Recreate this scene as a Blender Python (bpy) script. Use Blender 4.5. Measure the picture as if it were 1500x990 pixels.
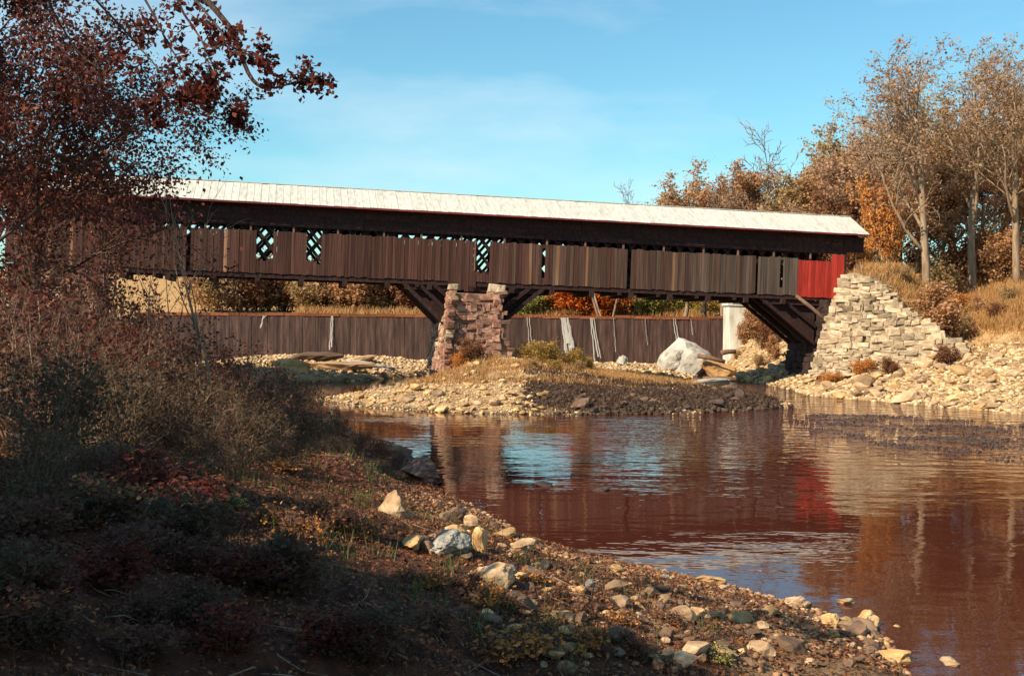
import bpy, math, random
import numpy as np
from mathutils import Vector, Matrix

# ------------------------------------------------------------------ clear
for o in list(bpy.data.objects):
    bpy.data.objects.remove(o, do_unlink=True)
S = bpy.context.scene
COL = S.collection

# ------------------------------------------------------------------ camera
CAMZ, F = 6.2, 1700.0
PIT, ROLL = math.atan(27.0 / F), 0.008
fwd = Vector((0, math.cos(PIT), -math.sin(PIT)))
up0 = Vector((0, math.sin(PIT), math.cos(PIT)))
r0 = Vector((1, 0, 0))
upv = up0 * math.cos(ROLL) - r0 * math.sin(ROLL)
rgt = r0 * math.cos(ROLL) + up0 * math.sin(ROLL)
CAM = Vector((0, 0, CAMZ))
cd = bpy.data.cameras.new('camera')
cam = bpy.data.objects.new('camera', cd)
COL.objects.link(cam)
m3 = Matrix((rgt, upv, -fwd)).transposed()
cam.matrix_world = Matrix.Translation(CAM) @ m3.to_4x4()
cd.sensor_width = 36.0
cd.lens = 36.0 * F / 1500.0
cd.clip_start = 0.1
cd.clip_end = 8000.0
S.camera = cam

# ------------------------------------------------------------------ sky, sun, exposure
SUN_EL = math.radians(39)
SUN_H = Vector((-0.80, -0.60)).normalized()
W = bpy.data.worlds.new('World')
S.world = W
W.use_nodes = True
nt = W.node_tree
nt.nodes.clear()
wo = nt.nodes.new('ShaderNodeOutputWorld')
bg = nt.nodes.new('ShaderNodeBackground')
sky = nt.nodes.new('ShaderNodeTexSky')
sky.sky_type = 'NISHITA'
sky.sun_disc = False
sky.sun_elevation = SUN_EL
sky.sun_rotation = math.atan2(SUN_H.x, SUN_H.y)
sky.air_density = 1.15
sky.dust_density = 0.25
sky.ozone_density = 3.0
tc = nt.nodes.new('ShaderNodeTexCoord')
mp = nt.nodes.new('ShaderNodeMapping')
mp.inputs['Scale'].default_value = (3.0, 3.0, 11.0)
mp.inputs['Location'].default_value = (0.9, 0.2, 2.56)
nz = nt.nodes.new('ShaderNodeTexNoise')
nz.inputs['Scale'].default_value = 1.15
nz.inputs['Detail'].default_value = 7
nz.inputs['Roughness'].default_value = 0.55
rp = nt.nodes.new('ShaderNodeValToRGB')
rp.color_ramp.elements[0].position = 0.44
rp.color_ramp.elements[0].color = (0, 0, 0, 1)
rp.color_ramp.elements[1].position = 0.74
rp.color_ramp.elements[1].color = (0.42, 0.42, 0.42, 1)
tint = nt.nodes.new('ShaderNodeMixRGB')
tint.blend_type = 'MULTIPLY'
tint.inputs[0].default_value = 1.0
tint.inputs[2].default_value = (0.68, 1.04, 1.02, 1)
mx = nt.nodes.new('ShaderNodeMixRGB')
mx.inputs[2].default_value = (6.2, 6.9, 7.2, 1)
L = nt.links.new
L(tc.outputs['Generated'], mp.inputs['Vector'])
L(mp.outputs[0], nz.inputs['Vector'])
L(nz.outputs['Fac'], rp.inputs[0])
L(rp.outputs[0], mx.inputs[0])
L(sky.outputs[0], tint.inputs[1])
L(tint.outputs[0], mx.inputs[1])
L(mx.outputs[0], bg.inputs['Color'])
bg.inputs['Strength'].default_value = 0.088
L(bg.outputs[0], wo.inputs[0])

sl = bpy.data.lights.new('sun', 'SUN')
sl.energy = 4.9
sl.angle = math.radians(0.5)
sl.color = (1.0, 0.84, 0.62)
so = bpy.data.objects.new('sun', sl)
COL.objects.link(so)
tosun = Vector((SUN_H.x * math.cos(SUN_EL), SUN_H.y * math.cos(SUN_EL), math.sin(SUN_EL)))
so.rotation_euler = tosun.to_track_quat('Z', 'Y').to_euler()
so.location = (-40, -30, 60)

S.view_settings.view_transform = 'Standard'
S.view_settings.look = 'None'
S.view_settings.gamma = 1.0
S.view_settings.exposure = 0.80
S.view_settings.use_curve_mapping = False

# ------------------------------------------------------------------ helpers
def ray(px, py):
    d = fwd * F + rgt * (px - 750.0) + upv * (495.0 - py)
    return d / d.y
def P(px, py, Y):
    return CAM + ray(px, py) * Y
def G(px, py, z=0.0):
    d = ray(px, py)
    return CAM + d * ((z - CAMZ) / d.z)
def XatY(px, Y):
    return ray(px, 468).x * Y

def tag(o, label=None, cat=None, group=None, kind=None):
    if label: o['label'] = label
    if cat: o['category'] = cat
    if group: o['group'] = group
    if kind: o['kind'] = kind
    return o
def link(name, me, mat=None, parent=None, loc=None):
    o = bpy.data.objects.new(name, me)
    COL.objects.link(o)
    if mat is not None and me is not None and len(me.materials) == 0:
        me.materials.append(mat)
    if parent is not None: o.parent = parent
    if loc is not None: o.location = loc
    return o
def empty(name, loc=(0, 0, 0)):
    o = bpy.data.objects.new(name, None)
    COL.objects.link(o)
    o.location = loc
    o.empty_display_size = 0.3
    return o
def mesh(name, v, f, smooth=False, mat=None):
    """v Nx3 array, f list of tuples or int array (all tris or all quads)"""
    me = bpy.data.meshes.new(name)
    v = np.asarray(v, dtype=np.float32)
    if isinstance(f, np.ndarray):
        k = f.shape[1]
        n = f.shape[0]
        me.vertices.add(len(v)); me.vertices.foreach_set('co', v.ravel())
        me.loops.add(n * k); me.loops.foreach_set('vertex_index', f.astype(np.int32).ravel())
        me.polygons.add(n)
        me.polygons.foreach_set('loop_start', np.arange(0, n * k, k, dtype=np.int32))
        try: me.polygons.foreach_set('loop_total', np.full(n, k, dtype=np.int32))
        except Exception: pass
        me.update(calc_edges=True)
    else:
        me.from_pydata([tuple(map(float, a)) for a in v], [], f)
        me.update()
    if smooth:
        me.polygons.foreach_set('use_smooth', np.ones(len(me.polygons), dtype=bool))
    if mat is not None: me.materials.append(mat)
    return me

class MB:
    def __init__(s): s.v = []; s.f = []
    def box(s, c, size, rot=None):
        n = len(s.v)
        for dx in (-.5, .5):
            for dy in (-.5, .5):
                for dz in (-.5, .5):
                    p = Vector((dx * size[0], dy * size[1], dz * size[2]))
                    if rot is not None: p = rot @ p
                    s.v.append(tuple(Vector(c) + p))
        s.f += [tuple(n + i for i in q) for q in ((0, 1, 3, 2), (4, 6, 7, 5), (0, 4, 5, 1), (2, 3, 7, 6), (0, 2, 6, 4), (1, 5, 7, 3))]
        return s
    def beam(s, a, b, w, h, upd=(0, 0, 1)):
        a, b = Vector(a), Vector(b)
        x = (b - a); ln = x.length; x.normalize()
        y = Vector(upd).cross(x)
        if y.length < 1e-4: y = Vector((0, 1, 0)).cross(x)
        y.normalize(); z = x.cross(y)
        R = Matrix((x, y, z)).transposed()
        return s.box((a + b) / 2, (ln, w, h), R)
    def tube(s, pts, rad, sides=6):
        n0 = len(s.v)
        pts = [Vector(p) for p in pts]
        for i, p in enumerate(pts):
            t = (pts[min(i + 1, len(pts) - 1)] - pts[max(i - 1, 0)])
            if t.length < 1e-6: t = Vector((0, 0, 1))
            t.normalize()
            a = t.cross(Vector((0.31, 0.94, 0.12))).normalized(); b = t.cross(a)
            for k in range(sides):
                an = 2 * math.pi * k / sides
                s.v.append(tuple(p + (a * math.cos(an) + b * math.sin(an)) * rad[i]))
        for i in range(len(pts) - 1):
            for k in range(sides):
                k2 = (k + 1) % sides
                s.f.append((n0 + i * sides + k, n0 + i * sides + k2, n0 + (i + 1) * sides + k2, n0 + (i + 1) * sides + k))
        s.f.append(tuple(n0 + k for k in range(sides))[::-1])
        e = n0 + (len(pts) - 1) * sides
        s.f.append(tuple(e + k for k in range(sides)))
        return s
    def poly_prism(s, pts2, y0, y1):
        """polygon in xz extruded in y"""
        n = len(s.v); k = len(pts2)
        for y in (y0, y1):
            for (x, z) in pts2: s.v.append((x, y, z))
        s.f.append(tuple(n + i for i in range(k)))
        s.f.append(tuple(n + k + i for i in range(k))[::-1])
        for i in range(k):
            j = (i + 1) % k
            s.f.append((n + i, n + k + i, n + k + j, n + j))
        return s
    def build(s, name, mat, parent=None, smooth=False, loc=None):
        return link(name, mesh(name, s.v, s.f, smooth, mat), None, parent, loc)

# value noise
_rs = np.random.RandomState(7)
_T = _rs.rand(256, 256)
def vnoise(x, y):
    xi = np.floor(x).astype(int); yi = np.floor(y).astype(int)
    fx = x - xi; fy = y - yi
    fx = fx * fx * (3 - 2 * fx); fy = fy * fy * (3 - 2 * fy)
    a = _T[xi & 255, yi & 255]; b = _T[(xi + 1) & 255, yi & 255]
    c = _T[xi & 255, (yi + 1) & 255]; d = _T[(xi + 1) & 255, (yi + 1) & 255]
    return (a * (1 - fx) + b * fx) * (1 - fy) + (c * (1 - fx) + d * fx) * fy
def fbm(x, y, o=4):
    r = 0; a = .5
    for i in range(o):
        r = r + a * (vnoise(x + 17 * i, y + 31 * i) - .5); x = x * 2.03; y = y * 2.03; a *= .5
    return r

# ------------------------------------------------------------------ materials
def nodes(name):
    m = bpy.data.materials.new(name)
    m.use_nodes = True
    t = m.node_tree
    b = t.nodes['Principled BSDF']
    return m, t, b
def ramp(t, cols, fac):
    r = t.nodes.new('ShaderNodeValToRGB')
    e = r.color_ramp.elements
    n = len(cols)
    while len(e) < n: e.new(0.5)
    for i, c in enumerate(cols):
        pos, col = (c if isinstance(c[1], tuple) else (i / (n - 1), c))
        e[i].position = pos; e[i].color = (*col, 1)
    t.links.new(fac, r.inputs[0])
    return r.outputs[0]
def mat_noise(name, cols, scale=2.0, stretch=(1, 1, 1), rough=.85, bump=.3, bscale=None, detail=6, coord='Object', objvar=0.0, dist=.05, island=0.0):
    m, t, b = nodes(name)
    tcn = t.nodes.new('ShaderNodeTexCoord')
    mpn = t.nodes.new('ShaderNodeMapping')
    mpn.inputs['Scale'].default_value = stretch
    if coord == 'World':
        g = t.nodes.new('ShaderNodeNewGeometry'); t.links.new(g.outputs['Position'], mpn.inputs['Vector'])
    else:
        t.links.new(tcn.outputs[coord], mpn.inputs['Vector'])
    vec = mpn.outputs[0]
    oi = t.nodes.new('ShaderNodeObjectInfo')
    if objvar:
        va = t.nodes.new('ShaderNodeVectorMath'); va.operation = 'ADD'
        ml = t.nodes.new('ShaderNodeMath'); ml.operation = 'MULTIPLY'; ml.inputs[1].default_value = 37.0
        t.links.new(oi.outputs['Random'], ml.inputs[0])
        t.links.new(vec, va.inputs[0]); t.links.new(ml.outputs[0], va.inputs[1]); vec = va.outputs[0]
    n = t.nodes.new('ShaderNodeTexNoise')
    n.inputs['Scale'].default_value = scale; n.inputs['Detail'].default_value = detail; n.inputs['Roughness'].default_value = .62
    t.links.new(vec, n.inputs['Vector'])
    # widen the contrast of the noise
    mr = t.nodes.new('ShaderNodeMapRange'); mr.inputs[1].default_value = .28; mr.inputs[2].default_value = .72
    t.links.new(n.outputs['Fac'], mr.inputs[0])
    c = ramp(t, cols, mr.outputs[0])
    if objvar or island:
        h = t.nodes.new('ShaderNodeHueSaturation')
        mv = t.nodes.new('ShaderNodeMapRange')
        k = objvar or island
        mv.inputs[3].default_value = 1 - k; mv.inputs[4].default_value = 1 + k
        if objvar: t.links.new(oi.outputs['Random'], mv.inputs[0])
        else:
            g2 = t.nodes.new('ShaderNodeNewGeometry'); t.links.new(g2.outputs['Random Per Island'], mv.inputs[0])
        t.links.new(mv.outputs[0], h.inputs['Value'])
        t.links.new(c, h.inputs['Color']); c = h.outputs[0]
    t.links.new(c, b.inputs['Base Color'])
    b.inputs['Roughness'].default_value = rough
    b.inputs['Specular IOR Level'].default_value = .25
    if bump:
        n2 = t.nodes.new('ShaderNodeTexNoise'); n2.inputs['Scale'].default_value = bscale or scale * 3; n2.inputs['Detail'].default_value = 5
        t.links.new(vec, n2.inputs['Vector'])
        bp = t.nodes.new('ShaderNodeBump'); bp.inputs['Strength'].default_value = bump; bp.inputs['Distance'].default_value = dist
        t.links.new(n2.outputs['Fac'], bp.inputs['Height']); t.links.new(bp.outputs[0], b.inputs['Normal'])
    return m
def mat_leaf(name, cols, trans=.4):
    m, t, b = nodes(name)
    g = t.nodes.new('ShaderNodeNewGeometry')
    c = ramp(t, cols, g.outputs['Random Per Island'])
    t.links.new(c, b.inputs['Base Color'])
    b.inputs['Roughness'].default_value = .6
    b.inputs['Specular IOR Level'].default_value = .2
    tr = t.nodes.new('ShaderNodeBsdfTranslucent'); t.links.new(c, tr.inputs['Color'])
    ms = t.nodes.new('ShaderNodeMixShader'); ms.inputs[0].default_value = trans
    t.links.new(b.outputs[0], ms.inputs[1]); t.links.new(tr.outputs[0], ms.inputs[2])
    t.links.new(ms.outputs[0], t.nodes['Material Output'].inputs['Surface'])
    return m

M = {}
M['plank_maroon'] = mat_noise('weathered_maroon_board', [(.030, .013, .011), (.070, .030, .023), (.115, .055, .038)], 1.6, (6, 6, .5), .9, .4, objvar=.35)
M['plank_brown'] = mat_noise('weathered_brown_board', [(.036, .019, .015), (.075, .042, .031), (.13, .076, .052)], 1.6, (6, 6, .5), .9, .4, objvar=.35)
M['plank_grey'] = mat_noise('weathered_grey_board', [(.045, .031, .025), (.09, .064, .050), (.15, .11, .083)], 1.6, (6, 6, .5), .9, .4, objvar=.3)
M['plank_tan'] = mat_noise('bleached_tan_board', [(.13, .06, .035), (.24, .13, .07), (.34, .21, .13)], 1.6, (6, 6, .5), .9, .4, objvar=.25)
M['plank_red'] = mat_noise('red_painted_board', [(.15, .018, .014), (.38, .028, .018), (.47, .065, .04)], 2.4, (6, 6, .7), .8, .4, objvar=.26)
M['timber'] = mat_noise('dark_old_timber', [(.014, .007, .007), (.030, .014, .013), (.055, .026, .022)], 2, (2, 2, 1), .9, .4, objvar=.2)
M['timber_pale'] = mat_noise('greyed_timber', [(.10, .055, .04), (.18, .10, .07), (.24, .15, .10)], 2, (2, 2, 1), .9, .4, objvar=.2)
M['fascia'] = mat_noise('red_brown_fascia', [(.11, .018, .022), (.19, .024, .03)], 2, (1, 1, 1), .8, .2, objvar=.2)
M['roof'] = mat_noise('white_roof_sheet', [(.36, .34, .29), (.50, .49, .44), (.56, .56, .52)], 1.6, (2.5, .5, 1), .65, .25, objvar=.05)
M['stone_pale'] = mat_noise('pale_wall_stone', [(.16, .105, .06), (.35, .26, .165), (.56, .46, .335)], 1.5, (1, 1, 1), .9, .6, objvar=.42, dist=.08)
M['stone_pier'] = mat_noise('reddish_pier_stone', [(.11, .05, .036), (.25, .125, .085), (.44, .29, .20)], 1.5, (1, 1, 1), .9, .6, objvar=.40, dist=.08)
M['stone_shade'] = mat_noise('shade_darkened_stone', [(.016, .010, .009), (.035, .020, .017), (.065, .038, .03)], 1.5, (1, 1, 1), .9, .5, objvar=.35)  # wall stone darkened to stand in for the bridge's shadow
M['stone_core'] = mat_noise('earthy_wall_core', [(.10, .06, .035), (.20, .13, .08), (.28, .20, .12)], 2, (1, 1, 1), .95, .4)
M['rock'] = mat_noise('river_rock', [(.16, .09, .05), (.34, .22, .125), (.54, .41, .26)], 1.3, (1, 1, 1), .88, .5, objvar=.35, dist=.06)
M['rock_gold'] = mat_noise('golden_river_rock', [(.24, .13, .05), (.44, .27, .12), (.60, .42, .22)], 1.3, (1, 1, 1), .88, .5, objvar=.35, dist=.06)
M['rock_brown'] = mat_noise('brown_bank_rock', [(.07, .04, .028), (.14, .085, .055), (.22, .145, .09)], 1.3, (1, 1, 1), .9, .6, objvar=.3, dist=.06)
M['rock_wet'] = mat_noise('dark_wet_rock', [(.022, .014, .012), (.05, .032, .026), (.09, .06, .045)], 1.3, (1, 1, 1), .6, .5, objvar=.4, dist=.06)
M['rock_white'] = mat_noise('white_ledge_rock', [(.17, .15, .125), (.36, .335, .29), (.56, .53, .47)], 2.2, (1, 1, 1), .9, 1.0, objvar=.08, dist=.2)
M['concrete'] = mat_noise('white_concrete', [(.30, .25, .17), (.54, .51, .43), (.66, .64, .58)], .8, (1.4, 1.4, .4), .88, .4)
M['pebble_stuff'] = mat_noise('pale_gravel_stones', [(.25, .145, .07), (.43, .29, .155), (.60, .47, .30)], 2, (1, 1, 1), .9, .3, island=.45)
M['pebble_dark'] = mat_noise('dark_wet_gravel_stones', [(.022, .013, .009), (.055, .034, .022), (.11, .07, .042)], 2, (1, 1, 1), .75, .3, island=.5)
M['pebble_shoal'] = mat_noise('dark_shoal_stones', [(.022, .013, .013), (.05, .031, .029), (.10, .06, .052)], 2, (1, 1, 1), .5, .3, island=.5)
M['pebble_near'] = mat_noise('rusty_shore_stones', [(.12, .055, .03), (.26, .145, .075), (.42, .29, .17)], 2, (1, 1, 1), .9, .3, island=.55)
M['bark_dark'] = mat_noise('dark_bark', [(.05, .027, .022), (.10, .06, .048), (.17, .11, .085)], 3, (3, 3, .6), .95, .5)
M['bark_pale'] = mat_noise('pale_tan_bark', [(.15, .095, .06), (.26, .18, .115), (.37, .27, .18)], 2, (3, 3, .5), .9, .4)
M['bark_brown'] = mat_noise('brown_bark', [(.14, .085, .055), (.23, .15, .10), (.32, .22, .15)], 2, (3, 3, .5), .9, .4)
M['leaf_oak'] = mat_leaf('red_brown_oak_leaf', [(.06, .013, .013), (.11, .022, .017), (.085, .026, .02), (.20, .042, .024), (.13, .04, .024)])
M['leaf_oakmix'] = mat_leaf('rusty_leaf', [(.065, .022, .02), (.11, .028, .022), (.08, .036, .032), (.21, .045, .026), (.10, .04, .032), (.07, .03, .026), (.38, .12, .035)])
M['leaf_shrub'] = mat_leaf('dull_green_brown_leaf', [(.06, .032, .024), (.085, .06, .035), (.11, .05, .034), (.06, .075, .036), (.14, .06, .036), (.085, .095, .045)])
M['leaf_shrubbrown'] = mat_leaf('dull_brown_leaf', [(.075, .036, .030), (.12, .052, .036), (.10, .052, .042), (.20, .085, .045), (.09, .05, .035)])
M['leaf_brown'] = mat_leaf('tan_brown_leaf', [(.40, .20, .09), (.50, .26, .12), (.32, .165, .08), (.56, .31, .15), (.42, .26, .13)])
M['leaf_olive'] = mat_leaf('olive_tan_leaf', [(.38, .25, .11), (.46, .32, .15), (.30, .20, .09), (.50, .30, .14), (.40, .31, .15)])
M['leaf_greybrown'] = mat_leaf('grey_brown_leaf', [(.36, .21, .13), (.44, .27, .17), (.29, .165, .105), (.50, .31, .18), (.40, .27, .18)])
M['leaf_orange'] = mat_leaf('orange_leaf', [(.56, .22, .055), (.60, .26, .07), (.46, .17, .045), (.62, .31, .09), (.52, .23, .07)])
M['leaf_fire'] = mat_leaf('fiery_orange_leaf', [(.55, .12, .015), (.60, .17, .02), (.48, .08, .012), (.62, .22, .04)])
M['leaf_rust'] = mat_leaf('rust_leaf', [(.22, .095, .045), (.27, .11, .05), (.18, .08, .045), (.25, .14, .07)])
M['leaf_gold'] = mat_leaf('golden_leaf', [(.40, .26, .06), (.46, .30, .08), (.34, .20, .05), (.30, .22, .07)])
M['leaf_green'] = mat_leaf('yellow_green_leaf', [(.34, .36, .09), (.42, .40, .10), (.28, .31, .08), (.48, .40, .13)])
M['leaf_fallen'] = mat_leaf('fallen_leaf', [(.06, .025, .018), (.11, .04, .02), (.075, .04, .025), (.20, .075, .03), (.32, .12, .035), (.10, .06, .04)], .1)
M['grass_dry'] = mat_leaf('dry_grass_blade', [(.40, .21, .075), (.48, .27, .10), (.32, .155, .06), (.52, .33, .14)], .25)
M['grass_green'] = mat_leaf('green_grass_blade', [(.06, .10, .035), (.09, .13, .045), (.13, .14, .05), (.10, .07, .03)], .25)
M['weed_dark'] = mat_leaf('dead_dark_weed', [(.05, .026, .018), (.08, .042, .026), (.12, .065, .035)], .2)
M['dam'] = mat_noise('dark_wet_dam_face', [(.022, .011, .011), (.06, .033, .028), (.115, .068, .052)], .9, (3.0, 1, .30), .7, .5, island=.25)
M['dam_board'] = mat_noise('mossy_red_crest_board', [(.12, .035, .02), (.22, .07, .03), (.16, .10, .04)], 2.5, (2, 2, 2), .9, .5, objvar=.3)

def mat_water(name, base, bscale, bstr, dist, rough):
    m, t, b = nodes(name)
    g = t.nodes.new('ShaderNodeNewGeometry')
    mpn = t.nodes.new('ShaderNodeMapping'); mpn.inputs['Scale'].default_value = (.55, 1.0, 1)
    mpn.inputs['Rotation'].default_value = (0, 0, .25)
    t.links.new(g.outputs['Position'], mpn.inputs['Vector'])
    n = t.nodes.new('ShaderNodeTexNoise'); n.inputs['Scale'].default_value = bscale; n.inputs['Detail'].default_value = 3
    t.links.new(mpn.outputs[0], n.inputs['Vector'])
    # riffle mask: patches of quick water
    n2 = t.nodes.new('ShaderNodeTexNoise'); n2.inputs['Scale'].default_value = .10; n2.inputs['Detail'].default_value = 3
    mp2 = t.nodes.new('ShaderNodeMapping'); mp2.inputs['Scale'].default_value = (.45, 1.3, 1); mp2.inputs['Location'].default_value = (3.1, 1.7, 0)
    t.links.new(g.outputs['Position'], mp2.inputs['Vector'])
    t.links.new(mp2.outputs[0], n2.inputs['Vector'])
    mr = t.nodes.new('ShaderNodeMapRange'); mr.inputs[1].default_value = .48; mr.inputs[2].default_value = .66
    mr.inputs[3].default_value = bstr * .26; mr.inputs[4].default_value = bstr
    t.links.new(n2.outputs['Fac'], mr.inputs[0])
    sx = t.nodes.new('ShaderNodeSeparateXYZ'); t.links.new(g.outputs['Position'], sx.inputs[0])
    rx = t.nodes.new('ShaderNodeMapRange'); rx.inputs[1].default_value = 3; rx.inputs[2].default_value = 16; t.links.new(sx.outputs[0], rx.inputs[0])
    ry = t.nodes.new('ShaderNodeMapRange'); ry.inputs[1].default_value = 44; ry.inputs[2].default_value = 66; t.links.new(sx.outputs[1], ry.inputs[0])
    ml = t.nodes.new('ShaderNodeMath'); ml.operation = 'MULTIPLY'; t.links.new(rx.outputs[0], ml.inputs[0]); t.links.new(ry.outputs[0], ml.inputs[1])
    m2 = t.nodes.new('ShaderNodeMath'); m2.operation = 'MULTIPLY_ADD'; m2.inputs[1].default_value = bstr * 5.0
    t.links.new(ml.outputs[0], m2.inputs[0]); t.links.new(mr.outputs[0], m2.inputs[2])
    bp = t.nodes.new('ShaderNodeBump'); bp.inputs['Distance'].default_value = dist
    t.links.new(m2.outputs[0], bp.inputs['Strength'])
    t.links.new(n.outputs['Fac'], bp.inputs['Height']); t.links.new(bp.outputs[0], b.inputs['Normal'])
    b.inputs['Base Color'].default_value = (*base, 1)
    b.inputs['Roughness'].default_value = rough
    b.inputs['IOR'].default_value = 1.33
    return m
M['water'] = mat_water('river_water', (.060, .015, .009), 1.0, .40, .12, .015)
M['pool'] = mat_water('reservoir_water', (.03, .02, .015), 1.2, .3, .08, .05)
m, t, b = nodes('falling_water')
b.inputs['Base Color'].default_value = (.62, .60, .56, 1); b.inputs['Roughness'].default_value = .5; b.inputs['Alpha'].default_value = .38
M['foam'] = m

# ground material : mixed by two world-scale noises
def mat_ground():
    m, t, b = nodes('bank_ground')
    g = t.nodes.new('ShaderNodeNewGeometry')
    at = t.nodes.new('ShaderNodeAttribute'); at.attribute_name = 'zone'
    sp = t.nodes.new('ShaderNodeSeparateColor'); t.links.new(at.outputs['Color'], sp.inputs[0])
    def nsy(scale, cols, det=7):
        n = t.nodes.new('ShaderNodeTexNoise'); n.inputs['Scale'].default_value = scale; n.inputs['Detail'].default_value = det; n.inputs['Roughness'].default_value = .68
        t.links.new(g.outputs['Position'], n.inputs['Vector'])
        mr = t.nodes.new('ShaderNodeMapRange'); mr.inputs[1].default_value = .3; mr.inputs[2].default_value = .7
        t.links.new(n.outputs['Fac'], mr.inputs[0])
        return ramp(t, cols, mr.outputs[0])
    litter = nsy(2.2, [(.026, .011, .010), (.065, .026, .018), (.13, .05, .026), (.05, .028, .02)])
    gravel = nsy(1.1, [(.20, .115, .055), (.36, .235, .12), (.48, .35, .20)])
    grass = nsy(.55, [(.28, .14, .055), (.38, .21, .08), (.44, .28, .12), (.32, .14, .05)])
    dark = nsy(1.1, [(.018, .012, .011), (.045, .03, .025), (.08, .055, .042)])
    def mix(a, c, f):
        x = t.nodes.new('ShaderNodeMixRGB'); t.links.new(f, x.inputs[0]); t.links.new(a, x.inputs[1]); t.links.new(c, x.inputs[2]); return x.outputs[0]
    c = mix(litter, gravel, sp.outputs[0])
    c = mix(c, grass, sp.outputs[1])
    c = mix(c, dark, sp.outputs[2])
    t.links.new(c, b.inputs['Base Color']); b.inputs['Roughness'].default_value = .95; b.inputs['Specular IOR Level'].default_value = .15
    n = t.nodes.new('ShaderNodeTexNoise'); n.inputs['Scale'].default_value = 4; n.inputs['Detail'].default_value = 8; n.inputs['Roughness'].default_value = .7
    t.links.new(g.outputs['Position'], n.inputs['Vector'])
    bp = t.nodes.new('ShaderNodeBump'); bp.inputs['Strength'].default_value = .7; bp.inputs['Distance'].default_value = .15
    t.links.new(n.outputs['Fac'], bp.inputs['Height']); t.links.new(bp.outputs[0], b.inputs['Normal'])
    return m
M['ground'] = mat_ground()

# ------------------------------------------------------------------ terrain
def sdf(X, Y, poly):
    """signed distance, positive inside"""
    best = np.full(X.shape, 1e9); ins = np.zeros(X.shape, bool)
    n = len(poly)
    for i in range(n):
        x1, y1 = poly[i]; x2, y2 = poly[(i + 1) % n]
        dx, dy = x2 - x1, y2 - y1
        tt = np.clip(((X - x1) * dx + (Y - y1) * dy) / (dx * dx + dy * dy + 1e-9), 0, 1)
        dd = (X - x1 - tt * dx) ** 2 + (Y - y1 - tt * dy) ** 2
        best = np.minimum(best, dd)
        c = ((y1 > Y) != (y2 > Y))
        with np.errstate(divide='ignore', invalid='ignore'):
            xi = (x2 - x1) * (Y - y1) / (y2 - y1 if y2 != y1 else 1e-9) + x1
        ins ^= c & (X < xi)
    return np.sqrt(best) * np.where(ins, 1, -1)
def w2(px, py):
    p = G(px, py, 0); return (p.x, p.y)
NEAR = [(9, -60), (9.5, 5), (8.6, 15)] + [w2(*q) for q in ((1330, 985), (1262, 936), (1150, 890), (1000, 848), (880, 815), (760, 780), (650, 715), (600, 672), (560, 648), (495, 622))] + \
       [(-15.5, 78), (-24, 94), (-31, 108), (-36, 140), (-38, 175), (-2500, 175), (-2500, -60)]
BAR = [w2(*q) for q in ((464, 586), (540, 597), (620, 603), (740, 607), (860, 607), (1000, 606), (1100, 601), (1166, 594), (1140, 587), (1080, 576))] + \
      [(18.5, 106), (17, 118), (20, 128), (24, 140), (26, 150), (-36, 150), (-31, 136), (-10, 134), (-8.5, 122), (-7.8, 108), (-9.5, 97), (-13.5, 90.5)]
SHELF = [(-38, 150), (-38, 100), (-27, 105), (-19, 111), (-14.5, 116), (-9.8, 127), (-9.0, 131), (-9, 138), (-8, 150)]
RIGHT = [w2(*q) for q in ((1600, 618), (1465, 603), (1300, 589), (1185, 579))] + [(25.6, 104), (25.2, 112), (23.8, 122), (25, 134), (27.4, 150), (30, 175), (40, 220), (2500, 220), (2500, -60), (75, -60), (62, 25), (46, 55)]
SHOAL = [w2(*q) for q in ((1120, 606), (1200, 603), (1330, 606), (1470, 616), (1620, 626), (1620, 700), (1470, 682), (1330, 668), (1230, 652), (1150, 632))]
_a, _b = P(1184, 549, 102.0), P(1412, 532, 95.5)
WGL = math.hypot(_b.x - _a.x, _b.y - _a.y); WGA = (_a.x, _a.y); WGE = ((_b.x - _a.x) / WGL, (_b.y - _a.y) / WGL)
def prof(d, xs, ys): return np.interp(d, xs, ys)
PIER_XY = (-3.0, 103.5)
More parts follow.
